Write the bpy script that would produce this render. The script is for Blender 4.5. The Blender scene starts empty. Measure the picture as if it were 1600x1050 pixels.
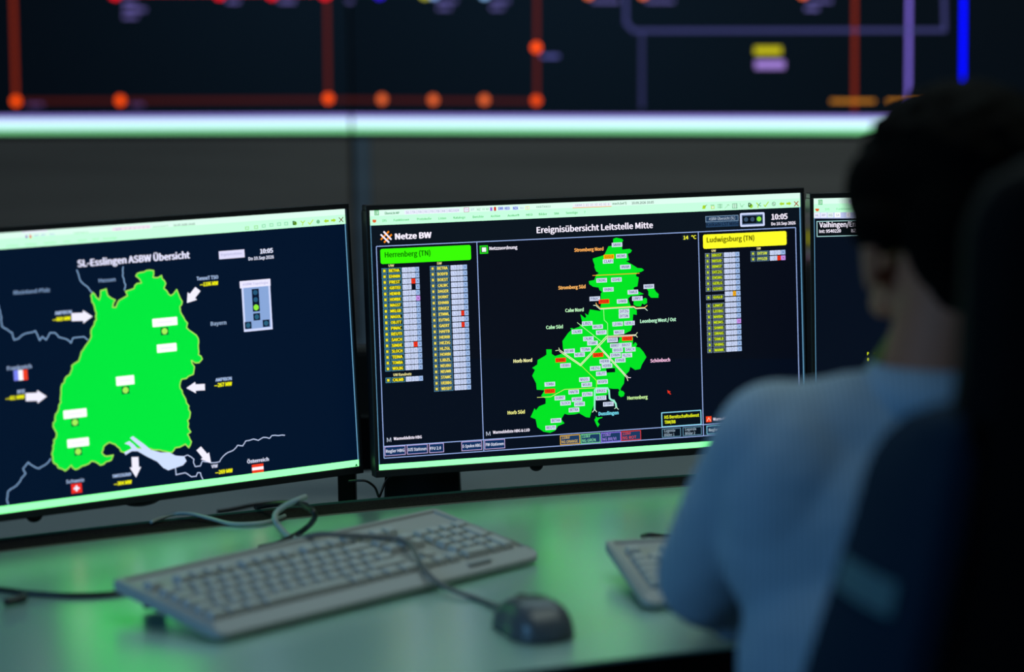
import bpy, bmesh, math, random
import numpy as np
from mathutils import Vector, Matrix
from mathutils.geometry import tessellate_polygon
random.seed(7)
C = bpy.context.scene.collection
SC = bpy.context.scene

# ------------------------------------------------------------------ camera
CAM_Z = 1.415
F, PITCH, ROLL = 3903.8, .1453, -.0134            # focal length in pixels of the 1600 px wide frame
cp, sp = math.cos(PITCH), math.sin(PITCH)
FW = Vector((0, cp, -sp)); UP0 = Vector((0, sp, cp)); RT0 = Vector((1, 0, 0))
RT = math.cos(ROLL)*RT0 + math.sin(ROLL)*UP0
UP = -math.sin(ROLL)*RT0 + math.cos(ROLL)*UP0
CO = Vector((0, 0, CAM_Z))
cam = bpy.data.cameras.new('camera'); camo = bpy.data.objects.new('camera', cam); C.objects.link(camo)
m = Matrix((RT, UP, -FW)).transposed().to_4x4(); m.translation = CO
camo.matrix_world = m
cam.sensor_width = 36; cam.lens = F/1600*36
cam.dof.use_dof = True; cam.dof.focus_distance = 3.29; cam.dof.aperture_fstop = 2.05
cam.dof.aperture_blades = 0
cam.clip_start = .05
SC.camera = camo
SC.view_settings.view_transform = 'Standard'; SC.view_settings.look = 'None'
SC.view_settings.exposure = 0; SC.view_settings.gamma = 1; SC.view_settings.use_curve_mapping = False

# ------------------------------------------------------------------ world and lights
w = bpy.data.worlds.new('dim_room'); SC.world = w; w.use_nodes = True
w.node_tree.nodes['Background'].inputs[0].default_value = (.72, .86, 1, 1)
w.node_tree.nodes['Background'].inputs[1].default_value = .03

def area(name, loc, target, sx, sy, power, col):
    l = bpy.data.lights.new(name, 'AREA'); l.shape = 'RECTANGLE'; l.size = sx; l.size_y = sy
    l.energy = power; l.color = col
    o = bpy.data.objects.new(name, l); C.objects.link(o); o.location = loc
    o.rotation_euler = (Vector(target)-Vector(loc)).to_track_quat('-Z', 'Y').to_euler()
    return o
area('desk_fill_light', (.5, 2.6, 2.75), (.3, 2.9, .9), 1.6, .8, 9.5, (.84, 1, .9))  # added fill that brightens desk and shoulder, no lamp visible there
area('shelf_fill_light', (.1, 4.6, 2.9), (.1, 3.3, .75), 2.4, .6, 12, (.62, .92, 1))  # added teal fill for the shelf behind the monitors, no known lamp
area('cool_light_left', (-2.2, .9, 1.75), (.3, 2.2, .9), .9, .7, 20, (.17, .50, .95))  # stands in for unseen bluish workstation screens to the left

# ------------------------------------------------------------------ helpers
def lin(c):
    return tuple(((x/255)/12.92 if x/255 <= .04045 else ((x/255+.055)/1.055)**2.4) for x in c)
def ray(px, py):
    return FW + RT*((px-800)/F) + UP*((525-py)/F)
def at(px, py, y):                     # the point seen at a pixel, at world depth y
    d = ray(px, py); return CO + d*(y/d.y)
def onz(px, py, z):                    # the point seen at a pixel, on a level plane
    d = ray(px, py); return CO + d*((z-CAM_Z)/d.z)

def mat(name, col, rough=.6, metal=0, spec=.5, noise=None, bump=None, coat=0, sheen=0):
    m = bpy.data.materials.new(name); m.use_nodes = True; nt = m.node_tree; b = nt.nodes['Principled BSDF']
    b.inputs['Base Color'].default_value = (*col, 1); b.inputs['Roughness'].default_value = rough
    b.inputs['Metallic'].default_value = metal; b.inputs['Specular IOR Level'].default_value = spec
    b.inputs['Coat Weight'].default_value = coat; b.inputs['Coat Roughness'].default_value = .26; b.inputs['Coat IOR'].default_value = 2.0; b.inputs['Sheen Weight'].default_value = sheen
    if noise or bump:
        tc = nt.nodes.new('ShaderNodeTexCoord'); mp = nt.nodes.new('ShaderNodeMapping'); nt.links.new(tc.outputs['Object'], mp.inputs[0])
    if noise:                          # (scale xyz, amount)
        sc_, amt = noise
        mp.inputs['Scale'].default_value = sc_
        n = nt.nodes.new('ShaderNodeTexNoise'); n.inputs['Scale'].default_value = 1; n.inputs['Detail'].default_value = 5
        nt.links.new(mp.outputs[0], n.inputs[0])
        r = nt.nodes.new('ShaderNodeMapRange'); r.inputs[1].default_value = .25; r.inputs[2].default_value = .75
        r.inputs[3].default_value = 1-amt; r.inputs[4].default_value = 1+amt
        nt.links.new(n.outputs[0], r.inputs[0])
        mx = nt.nodes.new('ShaderNodeVectorMath'); mx.operation = 'SCALE'; mx.inputs[0].default_value = col
        nt.links.new(r.outputs[0], mx.inputs['Scale']); nt.links.new(mx.outputs[0], b.inputs['Base Color'])
    if bump:
        s, st, di = bump
        n2 = nt.nodes.new('ShaderNodeTexNoise'); n2.inputs['Scale'].default_value = s; n2.inputs['Detail'].default_value = 3
        nt.links.new(tc.outputs['Object'], n2.inputs[0])
        bp = nt.nodes.new('ShaderNodeBump'); bp.inputs['Strength'].default_value = st; bp.inputs['Distance'].default_value = di
        nt.links.new(n2.outputs[0], bp.inputs['Height']); nt.links.new(bp.outputs[0], b.inputs['Normal'])
    return m

def obj(name, bm, m=None, parent=None, smooth=False, kind=None):
    me = bpy.data.meshes.new(name)
    if isinstance(bm, bmesh.types.BMesh):
        bmesh.ops.recalc_face_normals(bm, faces=bm.faces[:]); bm.to_mesh(me); bm.free()
    else:
        me = bm
    o = bpy.data.objects.new(name, me); C.objects.link(o)
    if m is not None and not me.materials: me.materials.append(m)
    if smooth:
        for p in me.polygons: p.use_smooth = True
    if parent: o.parent = parent
    if kind: o['kind'] = kind
    return o
def thing(name, label, cat, mw=None, group=None):
    o = bpy.data.objects.new(name, None); C.objects.link(o); o.empty_display_size = .05
    if mw is not None:
        o.matrix_world = mw
    o['label'] = label; o['category'] = cat
    if group: o['group'] = group
    return o
def tag(o, label, cat, group=None):
    o['label'] = label; o['category'] = cat
    if group: o['group'] = group
    return o
def frame(loc, yaw=0, tilt=0):
    ex = Vector((math.cos(yaw), math.sin(yaw), 0)); n0 = Vector((-math.sin(yaw), math.cos(yaw), 0))
    ez = math.cos(tilt)*Vector((0, 0, 1)) + math.sin(tilt)*n0
    ey = ez.cross(ex)
    M = Matrix((ex, ey, ez)).transposed().to_4x4(); M.translation = Vector(loc); return M

def box(bm, c, s, bev=0, seg=2, M=None, taper=0):
    v0 = len(bm.verts); f0 = set(bm.faces)
    r = bmesh.ops.create_cube(bm, size=1)
    vs = r['verts']
    for v in vs:
        k = 1-taper if v.co.z > 0 else 1
        v.co = Vector((v.co.x*s[0]*k, v.co.y*s[1]*k, v.co.z*s[2])) + Vector(c)
    if bev:
        es = set(e for v in vs for e in v.link_edges)
        rr = bmesh.ops.bevel(bm, geom=list(es), offset=bev, segments=seg, profile=.5, affect='EDGES')
        vs = list(set(v for f in bm.faces if f not in f0 for v in f.verts))
    if M is not None: bmesh.ops.transform(bm, matrix=M, verts=vs)
    return vs
def cyl(bm, a, b, r1, r2=None, n=24):
    a = Vector(a); b = Vector(b); d = b-a
    q = d.to_track_quat('Z', 'Y').to_matrix().to_4x4(); q.translation = (a+b)/2
    return bmesh.ops.create_cone(bm, cap_ends=True, segments=n, radius1=r1, radius2=r1 if r2 is None else r2, depth=d.length, matrix=q)['verts']
def ell(bm, c, r, M=None, n=20):
    mm = Matrix.Diagonal((r[0], r[1], r[2], 1)); mm.translation = Vector((0, 0, 0))
    T = Matrix.Translation(Vector(c)) @ (M.to_4x4() if M is not None else Matrix.Identity(4)) @ mm
    return bmesh.ops.create_uvsphere(bm, u_segments=n, v_segments=n//2+2, radius=1, matrix=T)['verts']
def limb(bm, pts, n=18):               # chain of (point, radius) as tapering capsules
    for i, (p, r) in enumerate(pts):
        ell(bm, p, (r, r, r), n=n)
        if i: cyl(bm, pts[i-1][0], p, pts[i-1][1], r, n)
def bake(bm, voxel=.006, smooth=6, name='m'):
    me = bpy.data.meshes.new(name); bm.to_mesh(me); bm.free()
    o = bpy.data.objects.new(name, me); C.objects.link(o)
    rm = o.modifiers.new('r', 'REMESH'); rm.mode = 'VOXEL'; rm.voxel_size = voxel
    s = o.modifiers.new('s', 'SMOOTH'); s.factor = .5; s.iterations = smooth
    dg = bpy.context.evaluated_depsgraph_get()
    out = bpy.data.meshes.new_from_object(o.evaluated_get(dg))
    bpy.data.objects.remove(o); out.name = name
    return out
def smooth_path(pts, k=8):             # Catmull-Rom
    P = [Vector(p) for p in pts]; P = [P[0]*2-P[1]] + P + [P[-1]*2-P[-2]]; out = []
    for i in range(1, len(P)-2):
        for j in range(k):
            t = j/k; a, b, c, d = P[i-1:i+3]
            out.append(.5*((2*b)+(c-a)*t+(2*a-5*b+4*c-d)*t*t+(3*b-a-3*c+d)*t**3))
    out.append(P[-2]); return out
def tube(bm, pts, r, n=10, k=8):
    P = smooth_path(pts, k); rings = []
    up = Vector((0, 0, 1))
    for i, p in enumerate(P):
        t = (P[min(i+1, len(P)-1)]-P[max(i-1, 0)]).normalized()
        s = t.cross(up)
        if s.length < .1: s = t.cross(Vector((1, 0, 0)))
        s.normalize(); u = s.cross(t)
        rings.append([bm.verts.new(p+s*(r*math.cos(a*2*math.pi/n))+u*(r*math.sin(a*2*math.pi/n))) for a in range(n)])
    for a, b in zip(rings, rings[1:]):
        for i in range(n): bm.faces.new((a[i], a[(i+1) % n], b[(i+1) % n], b[i]))
    bm.faces.new(rings[0]); bm.faces.new(rings[-1][::-1])
def slab(bm, outline, z0, z1):         # extrude an xy polygon
    lo = [bm.verts.new((p[0], p[1], z0)) for p in outline]; hi = [bm.verts.new((p[0], p[1], z1)) for p in outline]
    n = len(lo)
    for i in range(n): bm.faces.new((lo[i], lo[(i+1) % n], hi[(i+1) % n], hi[i]))
    for tri in tessellate_polygon([[Vector((p[0], p[1], 0)) for p in outline]]):
        bm.faces.new([hi[i] for i in tri]); bm.faces.new([lo[i] for i in tri][::-1])
def strip_mesh(bm, a, b, z0, z1):      # band between two curves a and b
    n = len(a)
    V = [[bm.verts.new((p[0], p[1], z)) for p in c] for c in (a, b) for z in (z0, z1)]
    a0, a1, b0, b1 = V
    for i in range(n-1):
        bm.faces.new((a1[i], a1[i+1], b1[i+1], b1[i])); bm.faces.new((a0[i], b0[i], b0[i+1], a0[i+1]))
        bm.faces.new((a0[i], a0[i+1], a1[i+1], a1[i])); bm.faces.new((b0[i], b1[i], b1[i+1], b0[i+1]))
    bm.faces.new((a0[0], a1[0], b1[0], b0[0])); bm.faces.new((a0[-1], b0[-1], b1[-1], a1[-1]))

# ------------------------------------------------------------------ materials
M = {}
M['black_plastic'] = mat('black_plastic', (.012, .012, .013), .38)
M['black_metal'] = mat('black_metal', (.01, .01, .011), .35, spec=.4)
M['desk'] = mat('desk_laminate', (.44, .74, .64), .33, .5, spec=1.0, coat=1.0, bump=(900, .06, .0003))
M['desk_edge'] = mat('desk_edge', (.16, .13, .12), .5)
M['brush'] = mat('brush_strip', (.026, .022, .018), .95, spec=.15, noise=((260, 260, 260), .7), bump=(500, 1, .004))
M['shelf'] = mat('rear_shelf', (.22, .255, .26), .45, spec=.5)
M['wall'] = mat('wall_cladding', (.29, .225, .18), .6, spec=.3, noise=((1.2, 1.2, 22), .18))
M['wall_b'] = mat('wall_cladding_cool', (.22, .25, .28), .6, spec=.3, noise=((1.2, 1.2, 22), .18))
M['seam'] = mat('wall_seam', (.02, .02, .02), .8)
M['floor'] = mat('carpet', (.02, .021, .024), .95, noise=((60, 60, 60), .3))
M['case'] = mat('keyboard_case', (.42, .43, .41), .42)
M['key'] = mat('keycap', (.50, .52, .50), .45)
M['rubber'] = mat('rubber', (.012, .012, .012), .8)
M['mouse'] = mat('mouse_shell', (.085, .10, .115), .34, spec=.6)
M['mouse_side'] = mat('mouse_side', (.02, .02, .022), .4)
M['cable_grey'] = mat('cable_grey', (.16, .16, .15), .5)
M['cable_black'] = mat('cable_black', (.012, .012, .012), .4)
M['cable_green'] = mat('cable_greygreen', (.42, .50, .46), .4)
M['skin'] = mat('skin', (.50, .17, .09), .55, spec=.3)
M['hair'] = mat('hair', (.0022, .0018, .0015), .85, spec=.05, noise=((40, 40, 160), .4), bump=(260, .8, .004))
M['trouser'] = mat('trouser', (.015, .016, .02), .9)
M['lens'] = mat('eye', (.5, .5, .5), .2)
M['chair_fabric'] = mat('chair_fabric', (.004, .018, .038), .85, spec=.12, sheen=.0, bump=(700, .6, .001))
M['chair_shell'] = mat('chair_shell', (.003, .003, .0035), .8, spec=.08)
M['chair_label'] = mat('chair_label', (.16, .32, .36), .6)
M['lanyard'] = mat('lanyard', (.20, .22, .03), .8)

def shirt_material():
    m = bpy.data.materials.new('striped_shirt'); m.use_nodes = True; nt = m.node_tree; b = nt.nodes['Principled BSDF']
    b.inputs['Roughness'].default_value = .9; b.inputs['Specular IOR Level'].default_value = .15
    tc = nt.nodes.new('ShaderNodeTexCoord'); wv = nt.nodes.new('ShaderNodeTexWave'); wv.wave_type = 'BANDS'; wv.bands_direction = 'X'
    wv.inputs['Scale'].default_value = 62; wv.inputs['Distortion'].default_value = .25; wv.inputs['Detail'].default_value = 1
    nt.links.new(tc.outputs['Object'], wv.inputs[0])
    mx = nt.nodes.new('ShaderNodeMix'); mx.data_type = 'RGBA'
    mx.inputs[6].default_value = (.25, .35, .44, 1); mx.inputs[7].default_value = (.44, .56, .66, 1)
    nt.links.new(wv.outputs[1], mx.inputs[0]); nt.links.new(mx.outputs[2], b.inputs['Base Color'])
    n = nt.nodes.new('ShaderNodeTexNoise'); n.inputs['Scale'].default_value = 9; n.inputs['Detail'].default_value = 2
    nt.links.new(tc.outputs['Object'], n.inputs[0])
    bp = nt.nodes.new('ShaderNodeBump'); bp.inputs['Strength'].default_value = .5; bp.inputs['Distance'].default_value = .02
    nt.links.new(n.outputs[0], bp.inputs['Height']); nt.links.new(bp.outputs[0], b.inputs['Normal'])
    return m
M['shirt'] = shirt_material()

def display_material(name, strength):
    m = bpy.data.materials.new(name); m.use_nodes = True; nt = m.node_tree; b = nt.nodes['Principled BSDF']
    a = nt.nodes.new('ShaderNodeAttribute'); a.attribute_name = 'Col'
    b.inputs['Base Color'].default_value = (.004, .004, .004, 1); b.inputs['Roughness'].default_value = .4
    b.inputs['Specular IOR Level'].default_value = .25
    nt.links.new(a.outputs['Color'], b.inputs['Emission Color']); b.inputs['Emission Strength'].default_value = strength
    return m
M['display'] = display_material('lit_display', 1.04)
M['wall_display'] = display_material('lit_video_wall', 1.0)

# ------------------------------------------------------------------ flat graphics shown on a display
_txt = {}
try:                                   # a plain sans face that ships with Blender; its default face otherwise
    import os
    FONT = bpy.data.fonts.load(os.path.join(bpy.utils.resource_path('LOCAL'), 'datafiles', 'fonts', 'Noto Sans CJK Regular.woff2'))
except Exception:
    FONT = None
def glyphs(s, bold):
    k = (s, bold)
    if k not in _txt:
        cu = bpy.data.curves.new('t', 'FONT'); cu.body = s; cu.size = 1; cu.resolution_u = 2
        if FONT: cu.font = FONT
        cu.dimensions = '2D'; cu.fill_mode = 'FRONT'
        o = bpy.data.objects.new('t', cu); C.objects.link(o)
        me = bpy.data.meshes.new_from_object(o)
        V0 = [(v.co.x, v.co.y) for v in me.vertices]; P0_ = [tuple(p.vertices) for p in me.polygons]
        V, P = [], []                  # heavier weights: the same letters again, a little to each side
        for dx, dy in (((0, 0),) if bold <= 0 else ((-bold*.7, 0), (bold*.7, 0), (0, bold*.4), (0, -bold*.4))):
            n0 = len(V); V += [(x+dx, y+dy) for x, y in V0]; P += [tuple(n0+i for i in p) for p in P0_]
        bpy.data.objects.remove(o); bpy.data.curves.remove(cu); bpy.data.meshes.remove(me)
        xs = [v[0] for v in V] or [0, 1]
        _txt[k] = (V, P, min(xs), max(xs))
    return _txt[k]
def caph():
    return max(v[1] for v in glyphs('H', 0)[0])
class Display:
    """Draws on an upright rectangle with frame M: local x right, z up, y away; sizes are given in pixels of the photograph."""
    def __init__(s, Mx, w, h):
        s.M = Mx; s.inv = Mx.inverted(); s.w = w; s.h = h; s.v = []; s.f = []; s.c = []; s.lay = 0
        s.nrm = Mx.to_3x3() @ Vector((0, 1, 0)); s.o = Mx.translation
    def loc(s, px, py):
        d = ray(px, py); t = (s.o-CO).dot(s.nrm)/d.dot(s.nrm); p = s.inv @ (CO+d*t); return (p.x, p.z)
    def scale(s, px, py):
        a = s.loc(px, py); b = s.loc(px+4, py); c = s.loc(px, py+4)
        return math.hypot(b[0]-a[0], b[1]-a[1])/4, abs(c[1]-a[1])/4
    def add(s, pts, col, lay, k=1.0):
        lc = tuple(x*k for x in lin(col))
        tris = tessellate_polygon([[Vector((p[0], p[1], 0)) for p in pts]])
        b = len(s.v); s.v += [(p[0], -lay*6e-5, p[1]) for p in pts]
        for t in tris: s.f.append((b+t[0], b+t[1], b+t[2])); s.c.append(lc)
    def poly(s, pts, col, lay=2, k=1.0): s.add([s.loc(*p) for p in pts], col, lay, k)
    def rect_uv(s, x0, z0, x1, z1, col, lay=1, k=1.0): s.add([(x0, z0), (x1, z0), (x1, z1), (x0, z1)], col, lay, k)
    def box(s, cx, cy, w, h, col, lay=2, k=1.0, rad=0):
        x, z = s.loc(cx, cy); a, b = s.scale(cx, cy); w, h = w*a/2, h*b/2
        if rad:
            r = rad*a; P = []
            for qx, qz, a0 in ((1, 1, 0), (-1, 1, 90), (-1, -1, 180), (1, -1, 270)):
                for i in range(5):
                    t = math.radians(a0+i*22.5); P.append((x+qx*(w-r)+r*math.cos(t), z+qz*(h-r)+r*math.sin(t)))
            s.add(P, col, lay, k)
        else: s.rect_uv(x-w, z-h, x+w, z+h, col, lay, k)
    def outline(s, cx, cy, w, h, col, t=1.2, lay=2, k=1.0, fill=None):
        s.box(cx, cy, w, h, col, lay, k); s.box(cx, cy, w-2*t, h-2*t, fill or (4, 10, 26), lay+1)
    def disc(s, cx, cy, r, col, lay=3, k=1.0):
        x, z = s.loc(cx, cy); a, b = s.scale(cx, cy)
        s.add([(x+r*b*math.cos(i*math.pi/10), z+r*b*math.sin(i*math.pi/10)) for i in range(20)], col, lay, k)
    def line(s, pts, col, w=1.2, lay=3, k=1.0, closed=False):
        P = [s.loc(*p) for p in pts]; a, b = s.scale(*pts[0]); hw = w*b/2
        if closed: P.append(P[0])
        for (x0, z0), (x1, z1) in zip(P, P[1:]):
            dx, dz = x1-x0, z1-z0; L = math.hypot(dx, dz) or 1e-6; dx, dz = dx/L*hw, dz/L*hw
            s.add([(x0-dx*.6+dz, z0-dz*.6-dx), (x1+dx*.6+dz, z1+dz*.6-dx), (x1+dx*.6-dz, z1+dz*.6+dx), (x0-dx*.6-dz, z0-dz*.6+dx)], col, lay, k)
    def text(s, x0, cy, w, cap, st, col, lay=5, bold=.0, k=1.0):
        """left edge and mid height in pixels at x0, cy; fitted to w pixels wide with capitals cap pixels high"""
        V, P, a, b = glyphs(st, bold)
        X, Z = s.loc(x0, cy); sx, sz = s.scale(x0, cy); kx = w*sx/(b-a); kz = cap*sz/.73
        Z -= cap*sz/2; kz = cap*sz/caph(); n = len(s.v); lc = tuple(q*k for q in lin(col))
        s.v += [(X+(v[0]-a)*kx, -lay*6e-5, Z+v[1]*kz) for v in V]
        for p in P: s.f.append(tuple(n+i for i in p)); s.c.append(lc)
    def build(s, name, m, parent):
        me = bpy.data.meshes.new(name); me.from_pydata(s.v, [], s.f)
        at_ = me.color_attributes.new('Col', 'FLOAT_COLOR', 'CORNER')
        buf = []
        for p, c in zip(me.polygons, s.c): buf += [c[0], c[1], c[2], 1]*p.loop_total
        at_.data.foreach_set('color', buf)
        o = bpy.data.objects.new(name, me); C.objects.link(o); me.materials.append(m); o.parent = parent
        return o

# ================================================================== the room
WL, WR = -.17, -.25                                 # yaw of the two wall segments that meet at the seam
P0 = at(548, 207, 5.5)
eL = Vector((math.cos(WL), math.sin(WL), 0)); eR = Vector((math.cos(WR), math.sin(WR), 0))
SCR_Z = P0.z
WALL_BOT = at(575, 536, 5.5).z
def wall_seg(name, p, e, a0, a1, m, z0, z1, th=.12, back=0):
    bm = bmesh.new(); n = Vector((-e.y, e.x, 0))
    q = [p+e*a0+n*back, p+e*a1+n*back, p+e*a1+n*(back+th), p+e*a0+n*(back+th)]
    slab(bm, [(v.x, v.y) for v in q], z0, z1)
    return obj(name, bm, m, kind='structure')
PB = Vector((P0.x, P0.y, 0))
wall_seg('wall_back', PB, eL, -3.7, -.004, M['wall'], WALL_BOT, SCR_Z-.012)
wall_seg('wall_back_right', PB, eR, .045, 3.9, M['wall'], WALL_BOT, SCR_Z-.012)
wall_seg('trim_1', PB, eR, .008, .044, M['wall_b'], WALL_BOT, SCR_Z-.012, back=-.002)
wall_seg('trim_2', PB, eR, -.003, .0075, M['seam'], WALL_BOT, SCR_Z-.012, back=.01)
wall_seg('trim_3', PB, eL, -3.7, 0, M['wall_b'], WALL_BOT-.012, WALL_BOT, back=-.01)
wall_seg('trim_4', PB, eR, 0.001, 3.9, M['wall_b'], WALL_BOT-.012, WALL_BOT, back=-.01)
wall_seg('baseboard_left', PB, eL, -3.7, 0, M['chair_shell'], 0, WALL_BOT-.013, back=.05)
wall_seg('baseboard_right', PB, eR, -.012, 3.9, M['chair_shell'], 0, WALL_BOT-.013, back=.05)
wall_seg('wall_upper_left', PB, eL, -3.7, 0, M['seam'], SCR_Z+1.82, 3.2, back=.0)
wall_seg('wall_upper_right', PB, eR, 0.002, 3.9, M['seam'], SCR_Z+1.82, 3.2, back=.0)
bm = bmesh.new(); box(bm, (0, 2.6, -.05), (10, 9.2, .1)); obj('floor', bm, M['floor'], kind='structure')

# ------------------------------------------------------------------ video wall panels
def wall_panel(label, e, a0, a1, yaw):
    mid = PB + e*((a0+a1)/2); mid.z = SCR_Z + .9
    Mx = frame(mid, yaw)
    t = thing('video_wall_panel', label, 'video wall', Mx)
    wd = a1-a0
    bm = bmesh.new(); box(bm, (0, .06, 0), (wd, .1, 1.8+.02), .004); obj('housing', bm, M['black_plastic'], t)
    return t, Display(Mx, wd, 1.8)
GAP = .002
tL, DL = wall_panel('left video wall panel with red schematic lines, ends at dark seam', eL, -3.6, -.001, WL)
tR, DR = wall_panel('right video wall panel with blue, violet and orange schematic lines', eR, .004, 3.8, WR)
for D in (DL, DR):
    D.rect_uv(-D.w/2+GAP, -.9, D.w/2-.0, .9, (1, 4, 10), 0)
    zb = -.9; H = .0385
    x0, x1 = -D.w/2+GAP*.5, D.w/2
    D.rect_uv(x0, zb+H*.78, x1, zb+H, (165, 150, 250), 1, .95)
    D.rect_uv(x0, zb+H*.30, x1, zb+H*.78, (205, 240, 255), 1, 1.25)
    D.rect_uv(x0, zb, x1, zb+H*.30, (135, 235, 160), 1, .95)  # lens colour fringe painted into the bar: lavender above, green below
OR = (225, 70, 20)
NODE = (255, 78, 0)
def wl(D, pts, col, w, k): D.line(pts, col, w, 2, k)
def greek(D, px, py, w, rows, col, k=1.0):          # rows of tiny text too small to read
    for i, (dx, ww) in enumerate(rows):
        x = px+dx
        end = x+ww
        while x < end:
            s = random.choice((2.2, 3.0, 3.6)); D.box(x+s/2, py+i*11, s, 5, col, 3, k); x += s+1.2
# left panel
wl(DL, [(19, -60), (25, 158)], OR, 6, .36)
wl(DL, [(25, 158), (548, 156)], OR, 6, .085)
wl(DL, [(510, -60), (513, 156)], OR, 6, .15)
wl(DL, [(180, -11), (520, -11)], (255, 0, 20), 5, 1)
for x, y in ((25, 158), (188, 157), (513, 154)): DL.disc(x, y, 7.5, NODE, 4, 1.5)
for x, y in ((180, -9), (343, -9), (425, -9), (508, -9)): DL.disc(x, y, 8, (255, 10, 30), 4, 1.6)
greek(DL, 193, 4, 30, [(0, 18), (0, 34), (0, 20)], (150, 135, 230), .62)
greek(DL, 355, 2, 30, [(0, 20)], (150, 135, 230), .6); greek(DL, 436, 2, 30, [(0, 24)], (150, 135, 230), .6)
for x in (44, 205): greek(DL, x, 164, 20, [(0, 20)], (140, 110, 200), .35)
# right panel
wl(DR, [(552, 156), (838, 158)], OR, 6, .085)
wl(DR, [(839, -60), (839, 157)], OR, 6, .15)
for x, y, k in ((597, 155, 1), (677, 156, 1.0), (757, 156, 1.0), (838, 157, 1.2), (838, 74, 1.7)): DR.disc(x, y, 7.5, NODE if k != 1.0 else (255, 110, 50), 4, k)
for x, c in ((593, (60, 20, 255)), (664, (200, 200, 60)), (678, (150, 190, 255)), (757, (150, 200, 255)), (920, (255, 120, 60)), (1005, (255, 120, 60)), (1255, (255, 110, 60))): DR.disc(x, -10, 8, c, 4, 1.4)
wl(DR, [(560, -11), (810, -11)], (20, 120, 60), 5, .5)
LV = (120, 120, 215)
for x, ww, r in ((523, 26, 1), (684, 26, 2), (767, 26, 2), (926, 40, 1), (1010, 42, 1), (1262, 34, 1)):
    greek(DR, x, 2, 20, [(0, ww)]+([(0, ww*.8)] if r == 2 else []), (140, 130, 220), .55)
greek(DR, 1262, 14, 20, [(-4, 20)], (140, 130, 220), .7)
wl(DR, [(978, -60), (978, 36), (990, 48), (1476, 47), (1474, -60)], LV, 6, .24)
wl(DR, [(1003, 50), (1003, 168)], LV, 6, .15)
greek(DR, 846, 88, 20, [(0, 26)], LV, .7)
wl(DR, [(1336, -60), (1335, 172)], OR, 6, .30)
wl(DR, [(1421, -60), (1419, 172)], (150, 125, 255), 6, .75)
wl(DR, [(1506, -60), (1504, 168)], (0, 0, 255), 6.5, 2.2)
DR.box(1200, 79, 42, 12, (245, 235, 10), 3, .62); DR.box(1203, 101, 46, 13, (190, 150, 250), 3, .7)
greek(DR, 1298, 158, 20, [(0, 66), ], (250, 160, 40), .8); greek(DR, 1386, 158, 20, [(0, 90)], (250, 160, 40), .8)
DL.build('screen', M['wall_display'], tL); DR.build('screen', M['wall_display'], tR)

# ================================================================== desk
DZ = .740; SZ = .640                                # desktop and lower rear shelf
DK = .675/.655
def curve(x): return DK*3.08 + .374*(x+DK*.163) - .186/DK*(x+DK*.163)**2
def offset_curve(o, x0=-1.5, x1=1.5, n=60):
    out = []
    for i in range(n+1):
        x = x0+(x1-x0)*i/n; s = .374-.372/DK*(x+DK*.163); L = math.hypot(1, s); out.append((x-o*s/L, curve(x)+o/L))
    return out
ocs = offset_curve
desk = thing('control_desk', 'pale laminate control desk with curved front edge', 'desk', frame((.2, 2.7, 0)))
def dpart(name, bm, m):
    o = obj(name, bm, m, desk); o.matrix_parent_inverse = desk.matrix_world.inverted(); return o
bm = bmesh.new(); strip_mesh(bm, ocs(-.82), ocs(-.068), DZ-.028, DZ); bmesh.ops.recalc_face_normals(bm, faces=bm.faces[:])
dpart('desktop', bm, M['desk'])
bm = bmesh.new(); strip_mesh(bm, ocs(-.824), ocs(-.8202), DZ-.028, DZ-.003); dpart('front_edge', bm, M['chair_shell'])  # black band added to keep the slab's lit side dark
bm = bmesh.new(); strip_mesh(bm, ocs(-.0678), ocs(-.062), DZ-.028, DZ+.0005); dpart('edge_band', bm, M['desk_edge'])
bm = bmesh.new(); strip_mesh(bm, ocs(-.0618), ocs(-.001), DZ-.03, DZ-.001)
dpart('brush_strip', bm, M['brush'])
bm = bmesh.new(); strip_mesh(bm, ocs(-.0005), ocs(.66), SZ-.03, SZ); dpart('rear_shelf', bm, M['shelf'])
bm = bmesh.new(); strip_mesh(bm, ocs(-.0009), ocs(.0022), SZ, DZ+.0012); dpart('shelf_edge', bm, mat('shelf_edge', (.30, .85, .62), .3, metal=.9))  # green reflection of the display bar put into the metal colour
bm = bmesh.new(); strip_mesh(bm, ocs(.6), ocs(.63), .0, SZ-.03); dpart('back_panel', bm, M['chair_shell'])
for x0 in (-1.3, 1.2):
    bm = bmesh.new(); box(bm, (x0, curve(x0)-.35, (DZ-.03)/2), (.05, .5, DZ-.03), .003); box(bm, (x0, curve(x0)+.1, (SZ-.03)/2), (.05, .4, SZ-.03), .003); dpart('leg', bm, M['chair_shell'])

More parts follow.
